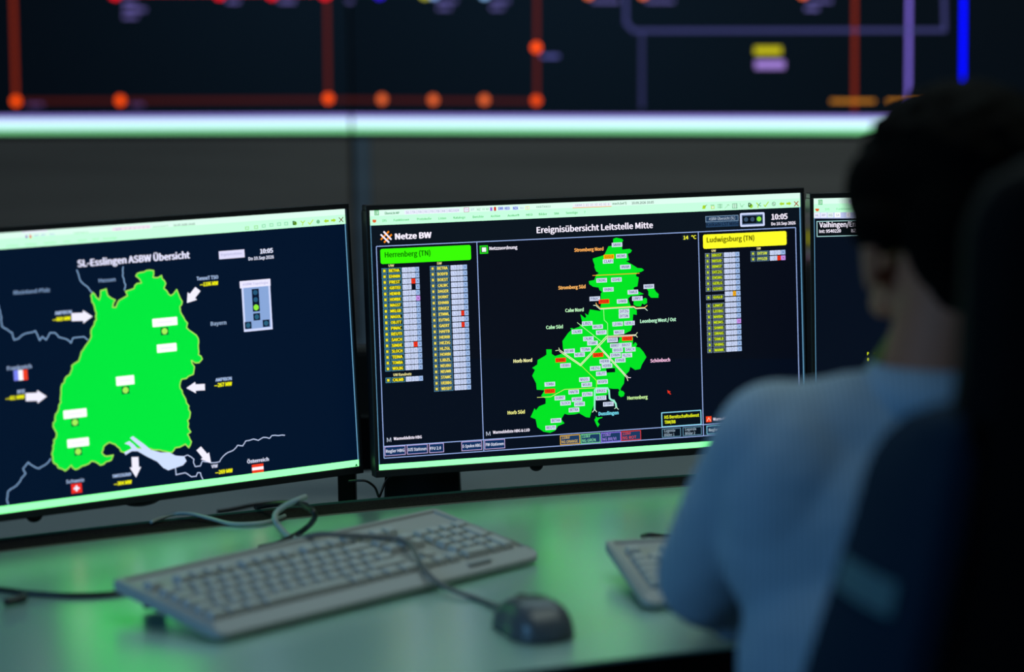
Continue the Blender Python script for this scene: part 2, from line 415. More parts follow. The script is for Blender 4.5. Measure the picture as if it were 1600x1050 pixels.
# ================================================================== monitors
SM = 1.125; MW, MH = .5312*SM, .2988*SM          # 27 inch panels
mon = {
 'c': ((.0964*SM, 2.9081*SM, CAM_Z-.418*SM), .29, .0652),
 'l': ((-.4093*SM, 2.7141*SM, CAM_Z-.4178*SM), .5656, .0672),
 'r': ((.6195*SM, 2.9348*SM, CAM_Z-.4178*SM), .1136, .0638)}
def monitor(key, label, nub, bez=.0072, side=.0052, chin=.0095):
    loc, yaw, tilt = mon[key]; Mx = frame(loc, yaw, tilt)
    t = thing('monitor', label, 'monitor', Mx)
    bm = bmesh.new()
    W2, H2 = MW/2, MH/2
    # a real frame round the panel, open in the middle
    for (c, s) in (((0, .008, H2+bez/2), (MW+2*side, .022, bez)), ((0, .008, -H2-chin/2), (MW+2*side, .022, chin)),
                   ((-W2-side/2, .008, 0), (side, .022, MH+.001)), ((W2+side/2, .008, 0), (side, .022, MH+.001))):
        box(bm, c, s, .0008, 1)
    obj('bezel', bm, M['black_plastic'], t)
    bm = bmesh.new(); box(bm, (0, .022, -.002), (MW+2*side-.002, .024, MH+.01), .006, 3)
    box(bm, (0, .042, 0), (.26, .03, .2), .012, 3)
    obj('rear_shell', bm, M['black_plastic'], t)
    bm = bmesh.new()
    z = -H2-chin
    ell(bm, (nub[0], .012, z), (nub[1], .009, .0085), n=16)
    obj('joystick_button', bm, M['black_plastic'], t, True)
    return t, Display(Mx, MW, MH)
tl, Dl = monitor('l', 'left monitor showing a large green state map with white arrows', (-.146, .0105))
tc, Dc = monitor('c', 'middle monitor showing station tables around a green network map', (-.082, .0095))
tr, Dr = monitor('r', 'right monitor partly hidden behind the seated person', (-.082, .0095))
bm = bmesh.new(); ell(bm, (0.0, .02, -MH/2-.0085), (.026, .012, .009), n=20); obj('sensor_bar', bm, M['black_plastic'], tl, True)

def topbar(D, n=16, h=.0575, hb=.0215):
    W2, H2 = D.w/2, D.h/2
    D.rect_uv(-W2, -H2, W2, H2, (3, 10, 26), 0)
    D.rect_uv(-W2, H2-h*D.h, W2, H2, (185, 250, 208), 1, 1.15)
    D.rect_uv(-W2, H2-.022*D.h, W2, H2, (222, 255, 240), 2, .98)
    D.rect_uv(-W2, -H2, W2, -H2+hb*D.h, (125, 250, 150), 1, 1.85)
    for x in (-W2, W2-.0014):
        D.rect_uv(x, -H2+hb*D.h, x+.0014, H2-h*D.h, (95, 150, 185), 1)

# ---- middle monitor
D = Dc; topbar(D)
W2, H2 = MW/2, MH/2
FRM = (150, 175, 230); CY = (120, 205, 235)
D.rect_uv(-W2+.0014, H2-.135*MH, W2-.0014, H2-.0575*MH, (8, 17, 28), 1)
D.poly([(588, 385), (1243, 355.5), (1248, 560), (595, 560)], (5, 9, 22), 1)
A_, B_, C_, Dd = (588, 385), (1243, 355.5), (600, 716), (1250, 671)
a, b, c_, d_ = D.loc(*A_), D.loc(*B_), D.loc(*C_), D.loc(*Dd)
fx0, fx1, fz1, fz0 = (a[0]+c_[0])/2, b[0], (a[1]+b[1])/2, c_[1]
zr = D.loc(700, 690.8)[1]; xm = D.loc(745, 378)[0]; xn = D.loc(1091, 363)[0]
T = .0011
for z in (fz1, fz0, zr): D.rect_uv(fx0, z-T/2, fx1, z+T/2, FRM, 3)
for x in (fx0, xm, xn, fx1): D.rect_uv(x-T/2, fz0, x+T/2, fz1, FRM, 3)
# title bar writing
G1 = (60, 130, 90); G2 = (90, 190, 120); GY = (150, 150, 190)
D.outline(588.5, 332.5, 7, 8, G2, 1, 3, fill=(190, 240, 205)); D.text(586.8, 332.5, 3.4, 4.6, 'E', G1, 6)
D.text(601, 333.4, 23, 3.6, 'Übersicht-MP', (70, 150, 100), 5, .02)
D.box(675, 330.2, 86, 7, (232, 238, 250), 3)
for i, s in enumerate(('SL', 'TA', 'TR', 'TÜG', 'TS', 'TB', 'NE')):
    D.text(634.5+i*9.4, 332.0-i*.37, 5.2, 3.2, s, GY, 5); D.box(642+i*9.4, 331.8-i*.37, .5, 6, (200, 190, 220), 4)
D.text(701, 329.3, 16, 3.4, 'BE20ER', GY, 5)
D.outline(728.8, 327.8, 8, 7.4, (190, 110, 140), .7, 4, fill=(240, 242, 255)); D.text(726.8, 327.8, 4, 3, 'IH', GY, 7)
D.text(736, 327.4, 5, 3.2, 'EP', (150, 170, 200), 5); D.text(745, 327.2, 5.5, 3.4, 'NZ', (90, 170, 120), 5); D.text(754, 327, 2.6, 3, 'H', G2, 5); D.text(759.5, 326.8, 3.4, 3, 'M', G2, 5)
D.box(767.5, 326.7, 3.4, 5.6, (150, 100, 220), 4); D.box(773.4, 326.4, 3.2, 6.2, (205, 40, 20), 4)
for x, s in ((778, 'EWR'), (788, 'HEO'), (801, 'NZA')):
    D.box(x+4.4, 325.8-(x-778)*.02, 9, 5.6, (205, 222, 255), 3); D.text(x+.6, 325.8-(x-778)*.02, 7.6, 4, s, (70, 90, 190), 5, .02)
D.text(813, 325, 5, 2.8, 'NU', (160, 140, 200), 5); D.outline(824, 324.8, 6, 5.4, (230, 230, 120), .7, 4, fill=(235, 250, 240)); D.text(822.5, 324.8, 2.6, 3, 'S', GY, 7)
D.text(838, 323.4, 22, 3.4, 'HARTMA53', (70, 130, 100), 5)
D.box(925, 320.3, 60, 5.4, (236, 240, 245), 3); D.box(925, 323.7, 61, 1, (245, 160, 90), 4)
D.text(898.5, 320.8, 10, 3, 'GEM', GY, 5)
for i in range(6): D.text(915.5+i*6.9, 320.3-i*.25, 1.9, 3.2, str(i+1), GY, 5); D.box(912+i*6.9, 320.4-i*.25, .5, 5, (190, 170, 190), 4)
D.text(957, 318.3, 22, 3.6, "mech.bet'l)", (60, 110, 75), 5, .01); D.text(987, 317.3, 34.5, 3.8, '10.09.2026 10:05', (45, 75, 60), 5, .01)
for x, y, wd, s in ((597, 344.8, 7, 'SYS'), (615, 344, 24, 'Funktionen'), (651.5, 342.4, 22.5, 'Protokolle'), (685, 341.2, 12, 'Listen'), (708.5, 340.2, 18.5, 'Kataloge'), (738.5, 339, 17, 'Berichte'), (766.5, 337.8, 15, 'Archive'), (793, 336.8, 18.5, 'Auskunft'), (822, 335.7, 10, 'HEO'), (842, 334.8, 12.5, 'Bilder'), (865.5, 333.8, 8, 'SRA'), (884, 332.7, 18.5, 'Sonstige'), (912.5, 331.6, 2, '?')):
    D.text(x, y, wd, 3.5, s, (50, 160, 85), 5, .01)
D.poly([(582, 343), (588, 343.5), (587.5, 347), (584.5, 348.3), (582, 346.5)], (225, 100, 50), 4)
def arrow(D, cx, cy, L, W_, ang, col, lay=4, k=1.0, head=.42, shaft=.5):
    ca, sa = math.cos(math.radians(ang)), math.sin(math.radians(ang))
    P = [(-L/2, -W_*shaft/2), (L/2-L*head, -W_*shaft/2), (L/2-L*head, -W_/2), (L/2, 0), (L/2-L*head, W_/2), (L/2-L*head, W_*shaft/2), (-L/2, W_*shaft/2)]
    D.poly([(cx+x*ca-y*sa, cy+x*sa+y*ca) for x, y in P], col, lay, k)
YG = (170, 215, 40)
D.poly([(1097, 326.5), (1098, 321), (1103, 320.5), (1102, 326.3)], YG, 4); D.line([(1101, 323), (1104.5, 320)], (90, 140, 90), .9, 5)
D.outline(1113.6, 324, 5.5, 5, YG, .8, 4, fill=(225, 240, 210)); D.line([(1110, 320.5), (1116, 320.3)], (90, 140, 110), .8, 5)
for i in range(3): D.line([(1121, 319.6+i*2.4), (1128.5, 319.3+i*2.4)], (120, 170, 140), .9, 4)
D.line([(1125, 318.5), (1125.2, 326)], (120, 170, 140), .8, 4)
D.line([(1132.5, 325.5), (1139, 319)], (150, 190, 160), .8, 4); D.line([(1136, 319.5), (1140, 321)], (150, 190, 160), .8, 4)
D.outline(1148, 321.7, 8, 8, (110, 165, 135), .8, 4, fill=(200, 240, 215)); D.line([(1147, 318), (1147.3, 325.6)], (110, 165, 135), .7, 7); D.line([(1150, 318), (1150.3, 325.6)], (110, 165, 135), .7, 7)
D.line([(1156, 317.5), (1158, 323), (1163, 319)], (140, 180, 155), .8, 4); D.text(1158, 323, 3, 2.6, '2', (110, 160, 130), 5)
D.disc(1173.5, 322, 3.2, (150, 215, 60), 4); D.text(1169, 320.2, 5, 6, 'D', (10, 40, 20), 6, .03)
D.line([(1182, 317), (1185, 320.5), (1184, 324)], YG, 1.6, 4); D.line([(1188.5, 317), (1185, 320.5), (1189, 322)], (90, 150, 130), 1.3, 5)
D.line([(1193.5, 320), (1195.5, 322.8), (1200.5, 315.5)], YG, 1.5, 4)
D.disc(1209, 318.6, 3.4, (120, 175, 140), 4); D.disc(1209, 318.6, 2.3, (200, 240, 215), 5); D.line([(1207, 317), (1210.5, 320.6)], (100, 150, 120), .8, 6)
arrow(D, 1221.3, 318.4, 8, 6.4, 178, YG, 4, head=.5); arrow(D, 1232.5, 318, 8, 6.4, -2, YG, 4, head=.5)
D.line([(1241, 315), (1247.4, 321.6)], (165, 30, 15), 1.5, 5); D.line([(1247, 314.6), (1241, 322)], (165, 30, 15), 1.5, 6)
# logo and headings
WH = (245, 238, 255)
for (p, q, c, l) in (((595.5, 374), (607, 362), (255, 140, 20), 4), ((600.5, 378.4), (611.5, 366.8), (255, 140, 20), 4), ((595.2, 366.8), (607.5, 378.6), WH, 5), ((599.8, 362.2), (611, 374), WH, 5)): D.line([p, q], c, 2.6, l)
D.text(617, 369.6, 57.5, 9, 'Netze BW', WH, 5, .03)
D.text(838.3, 359.6, 184.5, 9.2, 'Ereignisübersicht Leitstelle Mitte', WH, 5, .02)
D.outline(1128, 341.5, 51.5, 9.4, (120, 150, 180), .9, 3, fill=(35, 60, 90)); D.text(1107.5, 342.2, 41, 4.4, 'ASBW-Übersicht (SL)', (200, 215, 235), 6)
D.box(1128.5, 350.5, 51, 7.6, (38, 66, 98), 2); D.text(1103.5, 351.3, 50, 5, 'Kaskade LST Mitte', (8, 18, 38), 5, .01)
D.box(1175.5, 343, 38.5, 21.5, (205, 215, 250), 3, rad=2); D.box(1175.5, 343, 33, 15.5, (85, 105, 140), 4); D.box(1175.5, 343, 31, 12, (4, 12, 24), 5)
D.disc(1165.5, 343, 3.5, (55, 78, 105), 6); D.disc(1175.6, 342.6, 3.5, (55, 78, 105), 6); D.box(1185.8, 342, 8.5, 11, (20, 60, 60), 6); D.disc(1185.8, 342.1, 3.8, (140, 225, 60), 7)
D.text(1205, 339, 25.5, 8.4, '10:05', WH, 5, .025); D.text(1205, 349.8, 38, 4.6, 'Do 10.Sep 2026', WH, 5, .02)
D.outline(756, 390, 13, 13, (30, 215, 20), 2, 3, fill=(8, 40, 10)); D.box(756.2, 390, 6.6, 6.8, (240, 255, 245), 5)
D.text(764.5, 388.2, 44, 5, 'Netzzuordnung', WH, 5, .02)
D.box(1072, 371, 13, 9, (14, 28, 40), 3)
D.text(1067.5, 371.4, 8, 5.6, '14', (250, 250, 60), 5, .02); D.text(1080, 370.6, 8, 5.6, '°C', (250, 250, 60), 5, .02)
# banners
D.box(665.5, 397.6, 141.5, 23.5, (56, 250, 0), 3, rad=3); D.text(601, 398.3, 72, 8, 'Herrenberg (TN)', (10, 120, 0), 5, .02)
D.box(1164, 374.8, 130.5, 22.2, (252, 250, 40), 3, rad=3); D.text(1104, 375, 75, 7.6, 'Ludwigsburg (TN)', (90, 90, 0), 5, .02)
# station tables
YL = (255, 240, 30)
def table(n_px, name_px, name_w, cells, last, rows, hrow, yel=YL, bold=.03, frm=(70, 130, 155), nmfill=(8, 14, 14), skip=()):
    """n_px: N box centre of the first row, last: (px, row index) of the last row"""
    (xN, z0) = D.loc(*n_px); (_, z1) = D.loc(*last[0]); step = (z1-z0)/last[1]
    sx, sz = D.scale(*n_px)
    xa, xb = [D.loc(x, name_px)[0] for x in name_w]; cx = [D.loc(x, name_px)[0] for x in cells]
    hh = hrow*sz/2
    def tx(x0, zc, w, cap, st, col, lay, bd=0.):
        V, P, a, b = glyphs(st, bd); kx = w/(b-a); kz = cap/caph(); n = len(D.v); lc = lin(col)
        D.v += [(x0+(v[0]-a)*kx, -lay*6e-5, zc-cap/2+v[1]*kz) for v in V]
        for p in P: D.f.append(tuple(n+i for i in p)); D.c.append(lc)
    for r in rows:
        i, nm, hot = r[0], r[1], r[2] if len(r) > 2 else {}
        z = z0+step*i; zc = z0+step*(r[3] if len(r) > 3 else i)
        if nm:
            w = hh*1.05
            D.rect_uv(xN-w, zc-hh, xN+w, zc+hh, frm, 2); D.rect_uv(xN-w*.72, zc-hh*.72, xN+w*.72, zc+hh*.72, (30, 55, 60), 3); tx(xN-hh*.42, zc, hh*.84, hh*1.0, 'N', yel, 4, .04)
            D.rect_uv(xa, zc-hh, xb, zc+hh, frm, 2); D.rect_uv(xa+hh*.26, zc-hh*.74, xb-hh*.26, zc+hh*.74, nmfill, 3)
            tx(xa+hh*.42, zc, (xb-xa)*(.80 if len(nm) > 4 else .72), hh*1.06, nm, yel, 4, bold)
        for k, s in enumerate(('LS', 'E', 'W', 'X')):
            col = {'r': (250, 50, 15), 'v': (200, 150, 240), 'b': None, 'o': (250, 180, 20)}.get(hot.get(s), (205, 218, 250) if k < 3 else (160, 190, 235))
            if col is None: continue
            D.rect_uv(cx[k]+.0001, z-hh*.93, cx[k+1]-.0003, z+hh*.93, col, 2)
            m_ = (cx[k]+cx[k+1])/2; ww = (cx[k+1]-cx[k])*(.62 if k in (0, 3) else .5)
            tx(m_-ww/2, z, ww, hh*1.05, s, (110, 25, 40) if s in hot else ((130, 135, 170) if k < 3 else (50, 75, 130)), 4)
c1 = (628, 637, 642.3, 648.6, 655.2)
L1 = ['BETHA', 'EHNIN', 'FREST', 'GBTEI', 'HEMHB', 'HORBX', 'MAGST', 'MKLGB', 'NAGOL', 'OBJTT', 'PINAC', 'REUTI', 'SAICH', 'SINDE', 'SLOCH', 'TEINA', 'TOMBA', 'WOLBG']
hot = {2: {'W': 'r'}, 3: {'W': 'b'}, 5: {'X': 'v'}, 13: {'W': 'r'}}
table((600.5, 423.3), 422.5, (605.9, 626.9), c1, ((605.5, 576.3), 17), [(i, n, hot.get(i, {})) for i, n in enumerate(L1)]+[(19, 'CALMB')], 8.3)
c2 = (703.8, 713.6, 718.3, 723.2, 730)
L2 = ['BETRA', 'BODFB', 'BOEST', 'CALWC', 'DAGER', 'DORNT', 'EHNIB', 'ERGEZ', 'ETMWL', 'EUTNG', 'GAERT', 'HAITB', 'HERIB', 'HEZIG', 'HLZGL', 'HORBI', 'LIBZL', 'NEUBU', 'NEUWR', 'STAMC', 'UEBBG', 'WDSDT']
hot = {8: {'W': 'r'}, 10: {'W': 'r'}}
table((675.8, 419.7), 418.8, (681.3, 702), c2, ((682, 607.9), 21), [(i, n, hot.get(i, {})) for i, n in enumerate(L2)], 8.1, yel=(245, 225, 90), frm=(75, 120, 150), nmfill=(28, 62, 82))
L3 = [(0, 'BBOST'), (1, 'BBSUD'), (2, 'BBWST'), (3, 'DITZG'), (4, 'ENSNG'), (5, 'GERLG'), (6, 'GSHEI'), (7, '', {'W': 'o'}), (8, 'GUGLB', {}, 7.5), (9, 'LBWST'), (10, 'LEOBG'), (11, 'MARBA'), (12, 'MEIMS', {'X': 'v'}), (13, 'SHWIB'), (14, 'SWAIG'), (15, 'TAMLB'), (16, 'VHING'), (17, 'WAIWK')]
table((1105.2, 399.4), 399, (1110.9, 1129.6), (1131, 1139.2, 1143.6, 1148.8, 1155.6), ((1108.8, 547.7), 17), L3, 7.6, yel=(200, 225, 40), frm=(110, 130, 150))
table((1176.5, 396.3), 396, (1182, 1201.2), (1202.6, 1210, 1214.4, 1220, 1227.3), ((1176.9, 405.0), 1), [(0, 'DITSW'), (1, 'PFOZB', {'W': 'r', 'X': 'v'})], 7.6, yel=(210, 225, 70), frm=(80, 110, 135), nmfill=(30, 60, 90))
HD = (235, 225, 150)
D.text(607, 415.2, 8.6, 3.6, 'UW', HD, 5, .02); D.text(682.4, 411.6, 7.8, 3.6, 'SW', HD, 5, .02); D.text(1111.5, 391.9, 7, 3.4, 'UW', HD, 5, .02); D.text(1182, 388.3, 6.6, 3.4, 'SW', HD, 5, .02)
D.text(614.5, 585.8, 28.5, 4, 'UW Randnetz', HD, 5, .02)
# network map
GR = (0, 224, 34)
MAP = [(958,373.3),(962.7,371.3),(972,373.3),(974,376),(972,378),(972,390),(984,388.7),(987.3,391.3),(985.3,394.7),(980.7,396.7),(983,406.7),(978,408),(986,412.5),(988,413.5),(996,418.7),(1003,419.3),(1006.4,422),(1002,424.7),(995.5,426),(994,429),(993.6,431.5),(998,433.3),(996,447.3),(990,449.3),(990,452),(1006,459.3),(997,461.5),(985.3,462.7),(981.3,466.7),(983,472),(985.3,477.3),(986.5,480),(994.7,484.7),(995,492),(989.3,491),(988,508.8),(985.5,516.6),(976.8,521),(965,523.5),(950,524.5),(950,536),(966,536),(968,527),(989,527),(989,539),(992.5,534.5),(995.7,538),(993.5,542),(999.5,543),(1005.6,550),(1010,558),(1003,569.5),(1000.4,576.5),(992.5,578),(984.6,573),(982.9,580),(975.9,587),(975,599),(969.8,607),(969.5,610),(973.5,611),(976,614.5),(974.5,619),(970,620.5),(966.5,617.5),(966.3,612.5),(968,610),(966,607.5),(957.5,607.5),(951,606.5),(949,616.8),(931,620),(930.4,625.5),(927.8,632.5),(924,643),(921.6,652.6),(915.5,651.8),(905,645.6),(898,647.4),(887.5,648),(882,646.5),(877,655),(882,661.4),(871.8,665.8),(867.4,672.8),(859.5,676.3),(849,674.5),(839.4,667.5),(836.8,655),(828.9,651.8),(833,643),(835,637.8),(837.5,641),(842,635),(852.5,630.8),(852.5,622.9),(845.5,618.5),(850.8,609.8),(838.5,608.9),(837.6,599),(831.5,587),(835.9,578),(831.5,574.8),(839.4,569.5),(840,562.5),(850.8,556.4),(853.8,554),(853.4,545.9),(862,545.9),(862,552.9),(867.4,556.4),(877,552.9),(882,551),(879.6,545),(878.8,532.8),(887.5,520.5),(892.8,515.5),(891,513),(894,512.5),(896,514),(905,510.5),(910,505),(906.8,491),(914,497),(916,495),(913.8,489.5),(919,492.5),(921.6,483.4),(938,486),(939,481),(938,479.3),(939.5,474),(938.7,473.3),(938.7,458.7),(940.7,456),(936.7,453.3),(935.3,449.3),(926.7,448),(920.7,444),(920,439.3),(928.7,437.3),(931.3,429.3),(936,426.7),(931.3,424),(928.7,417.3),(929,414),(926.7,408),(926,404),(944,398.7),(950.7,384.7),(958,384)]
D.poly(MAP, GR, 2)
D.poly([(1010,451),(1022,450.7),(1025,456),(1029,459.3),(1028.7,465.3),(1017.3,465.3),(1013.3,461.3),(1013,454.7)], GR, 2)
D.poly([(990,469),(1003,468),(1008,465.3),(1010.7,466.7),(1011,473.3),(1006.7,476),(1003.3,474),(1001.3,478.7),(994.7,478.7),(990,476)], GR, 2)
D.poly([(931,650),(933,652.5),(941,651.6),(941,653),(936,654.6),(933.5,658.8),(936.9,663),(933.9,667.5),(931,662),(928.6,656),(930.5,653)], GR, 2)
D.box(954, 578.7, 14, 6.4, (3, 10, 22), 3)
OW = (255, 205, 140); PW = (225, 245, 190)
D.line([(926, 430.5), (999, 427)], (250, 160, 50), 1.1, 3)
D.line([(931.3, 473.3), (931.6, 475.5), (938, 481.8), (990, 478.6), (994, 481.2), (1007.5, 480.3), (1011, 477.2)], (255, 200, 110), 1.1, 4)
D.line([(927.3, 477), (931, 477.3), (937, 483), (990, 480), (993.4, 482.4), (1007.5, 481.6), (1011.5, 485.2)], (215, 245, 215), 1.1, 3)
D.line([(943, 482), (944, 500), (949.3, 505.2), (949.5, 524)], (170, 245, 150), .9, 3)
D.line([(902, 504), (938, 532.5)], (190, 245, 170), .9, 3)
D.line([(874.4, 546.8), (906.9, 569.2), (947.4, 525.4), (992.6, 523)], (245, 245, 200), 1.1, 4)
D.line([(874.0, 549.0), (907.2, 571.6), (949.0, 527.2), (992.6, 524.4)], (250, 230, 210), 1.0, 3)
D.line([(873, 543.5), (874.4, 546.8), (868, 548)], PW, .9, 4); D.line([(995.8, 519.5), (992.8, 523.5), (996, 527)], PW, .9, 4)
D.line([(934.8, 541.5), (979.5, 590.5), (981, 595)], (245, 245, 200), 1.0, 4); D.line([(937, 541.5), (981.5, 590), (985.5, 590)], (250, 225, 235), 1.0, 3)
D.line([(907.4, 570.6), (932, 594.5), (932, 605)], (190, 240, 80), .9, 3)
D.line([(929, 606), (882, 608.4), (860.4, 620), (839.4, 621)], (215, 235, 120), .9, 3)
D.line([(928.9, 640), (929.2, 609.8), (931.5, 606.6), (948.8, 606.3), (951.4, 609.8), (952.3, 622), (955, 624.8), (959, 625.8), (962, 630.8), (962.8, 636)], (150, 240, 205), 2.8, 4)
for p, q in (((928.9, 640), (925.5, 644)), ((928.9, 640), (932.5, 643.5)), ((962.8, 636), (960.3, 638.6)), ((962.8, 636), (966, 639.6))): D.line([p, q], (220, 250, 220), 1, 4)
W_, R_, Y_ = (214, 224, 245), (250, 62, 10), (250, 178, 0)
NV = (50, 60, 110)
for x, y, s, c in ((964,382.4,'SWANG',W_),(951.3,401,'GUGLB',Y_),(970.7,400,'MEIMS',W_),(950,408.3,'CLAFI',W_),(977,417,'WNAWK',W_),(940,438,'ENSNG',W_),(963,437,'GSHEI',W_),(950.4,452.3,'VHING',W_),(988.7,456.3,'TAMLB',W_),(1013.7,447.6,'MARBA',W_),(995.7,466.3,'LBWST',W_),(972,470.7,'SHWIB',W_),(929.3,466.7,'PINAC',W_),(943.7,471,'PFOZB',R_),(975,486.4,'DITZG',W_),(975,493.7,'DITSW',W_),(917.5,505.4,'LIBZL',W_),(933.7,510.6,'MKLGB',W_),(939.4,519.4,'WDSDT',W_),(901.4,518.2,'CALMB',W_),(965,506.2,'LEOBG',W_),(983.4,504.9,'GERLG',W_),(967,519,'MAGST',W_),(919.2,529.2,'CALWC',W_),(925.7,536,'STAMC',W_),(957,531.4,'DAGER',W_),(980,528.9,'SINDE',R_),(961.5,540,'BBWST',W_),(978.4,539.0,'BBOST',W_),(965,547,'BBSUD',W_),(984.6,546,'DAICH',W_),(889.7,548.5,'NEUWR',W_),(914.9,546,'TEINA',W_),(905.4,554.3,'NEUBU',W_),(934.3,554.6,'GAERT',R_),(961.4,555,'EHNIN',W_),(979.4,555,'HLZGL',W_),(969,563,'EHNIB',W_),(945,564.5,'HERIB',W_),(948.3,571.4,'HERRB',W_),(930,575.4,'HEZIG',W_),(939.4,583.7,'OBJTT',W_),(913,592.9,'NAGOL',W_),(941.4,596.5,'BODFB',W_),(916.6,601,'WOLBG',W_),(876,562.5,'ETMWL',R_),(883.5,571,'UEBBG',W_),(859,600.3,'TOMBA',W_),(859,611,'FREST',R_),(896.3,612.4,'HAITB',W_),(917.6,615.9,'EUTNG',W_),(939.5,610.6,'ERGEZ',W_),(939,621.7,'BOEST',W_),(874.7,621.7,'DORNT',W_),(901.5,624,'HORBI',W_),(883.5,629.9,'SLOCH',W_),(905.4,631.3,'HORBX',W_),(950.5,631.3,'BTBRG',W_),(896.8,640.4,'BETRA',W_),(868.6,657,'BETHA',W_),(860.4,668.2,'REUTI',W_)):
    D.box(x, y, 16.4, 6.8, c, 5); D.text(x-6.5, y+.2, 13, 4.2, s, NV if c == W_ else (150, 20, 10), 7, .01)
for x, y, wd, s, c in ((897,390.8,46,'Stromberg Nord',(255,175,90)),(872,449.8,43,'Stromberg Süd',(255,185,100)),(883,485.2,29,'Calw Nord',(190,245,190)),(853,511.7,26.5,'Calw Süd',(185,245,190)),(1000,502,56.5,'Leonberg West / Ost',(185,245,205)),(802,564.3,29.5,'Horb Nord',(240,240,170)),(1016,563.8,31,'Schönbuch',(245,190,225)),(980,622,32,'Herrenberg',(200,245,160)),(935,646.6,31.5,'Dusslingen',(120,225,245)),(793,645,27,'Horb Süd',(240,240,140))):
    D.text(x, y, wd, 5.2, s, c, 6, .025)
D.poly([(1042.5, 609.5), (1048, 612), (1045.6, 612.6), (1048.5, 616), (1046.8, 616.4), (1044.8, 613.6), (1043.6, 615)], (235, 50, 30), 6)
# lower row
for x, y in ((604.5, 687.5), (759.5, 677.8)): D.text(x, y, 6.6, 6.6, 'M', (190, 200, 220), 5, .0)
D.text(615, 685.5, 44, 4.4, 'Warmeldeliste HBG', WH, 5, .02); D.text(770, 675.6, 58, 4.4, 'Warmeldeliste HBG & LUD', WH, 5, .02)
for x, y, wd, s in ((617.3, 704.3, 32.5, 'Regler HBG'), (652, 701.8, 32.5, 'DZE Stationen'), (682, 699.9, 23, 'FFU 2.0'), (737, 696.5, 32, 'E-Spulen HBG'), (773, 694, 32, 'FW-Stationen')):
    D.outline(x, y, wd, 14.5, (200, 175, 225), .9, 4, fill=(12, 46, 92)); D.text(x-wd*.44, y+.9, wd*.88 if len(s) > 8 else wd*.74, 4.6, s, (230, 235, 255), 7, .01)
for x, y, s, c in ((890.6, 687, 'NG ORANGE', (235, 180, 60)), (922.6, 685, 'NG GRÜN', (120, 230, 150)), (954.6, 682.8, 'NG BR/VI', (150, 120, 250)), (986, 680.5, 'NG ROT', (230, 50, 40))):
    D.outline(x, y, 31, 14.8, c, 1, 4, fill=(24, 56, 96)); c2_ = tuple(min(255, q+30) for q in c)
    D.text(x-13, y-3.0, 12.5, 4.4, '110kV', c2_, 7); D.text(x-13, y+3.6, 25 if len(s) > 8 else 21, 4.4, s, c2_, 7)
D.outline(1064.7, 654, 62.5, 23.4, (140, 215, 240), 1.4, 4, fill=(3, 12, 24))
D.text(1038, 652.0, 54.5, 4.8, 'HS Bereitschaftsdienst', (235, 245, 30), 7, .02); D.text(1038, 659.8, 17.5, 4.8, 'TBM/BB', (235, 245, 30), 7, .02)
for x, y, s in ((1049, 676, 'Bilder 1'), (1081.5, 673.6, 'Bilder 2')):
    D.outline(x, y, 29.5, 13.6, (95, 140, 165), 1, 4, fill=(3, 14, 28)); D.text(x-11, y-2.6, 17, 4.2, 'Legende', (180, 205, 225), 7); D.text(x-11, y+3.8, 15.5, 4.2, s, (180, 205, 225), 7)
D.box(1107.4, 655, 8.6, 9, (250, 70, 25), 4); D.line([(1104.6, 658), (1107.4, 652.6), (1110.2, 657.6)], (255, 200, 170), .9, 5)
D.text(1114, 655.2, 44, 4.4, 'Warmeldeliste LUD', WH, 5, .02)
D.outline(1120, 671, 32, 13.5, (140, 215, 240), 1, 4, fill=(10, 40, 70)); D.text(1107.5, 672, 26, 4.4, 'Regler LUD', (225, 240, 250), 7, .01)
D.build('screen', M['display'], tc)

# ---- left monitor
D = Dl; topbar(D, h=.058, hb=.0255)
D.rect_uv(-W2+.0014, -H2+.0255*MH, W2-.0014, H2-.058*MH, (0, 17, 42), 1)
BW = [(141.9,461.9),(144.8,457),(150,464),(155,468.6),(157,461),(157,454.3),(165.7,451.4),(167,457),(168.6,461.9),(174,466),(180,468.6),(177,474),(176,480),(181,480),(185.7,469.5),(192,466),(199,461.9),(196,455),(209.5,450.5),(214,443),(221,442),(218,436),(212,431),(219,425.7),(229,422.5),(240,422.9),(239,433.3),(246,434),(252.4,430.5),(259,442.9),(256,450.5),(261,455),(266.7,462),(271,459),(276,452.4),(280,462),(284.8,471.4),(281,479),(284,491.4),(293,504.8),(291.5,512),(300,519),(306.7,523.8),(310.5,535),(310,554),(316,561),(311,566.7),(305,567),(299,563),(303.8,573),(302,584.8),(291,591.4),(284,592.4),(281,602),(287.6,619),(295,634),(296.8,649.5),(293,657),(296,672),(298,674.8),(293,678.6),(299,690),(295,699.5),(289.5,694),(281,698.6),(274,699.5),(268.6,707),(240,703),(215,700),(200,704),(194,707),(188.6,705),(183,697.6),(171.4,691),(162,697.6),(159,707),(165.7,712.9),(177,711),(174,718.6),(165.7,721.4),(157,727),(142.9,720.5),(133,727),(118,733.8),(111,727),(102,735.7),(91,731),(82,718.6),(82,705),(83.8,688),(88.6,677.6),(83,667),(83,661),(89.5,643.8),(95,628.6),(95,609.5),(101,592.4),(110.5,581),(112,571.4),(123,563.8),(126.7,550.5),(133,541),(141,529.5),(142,516),(150.5,499),(147.6,480)]
rnd = random.Random(3)
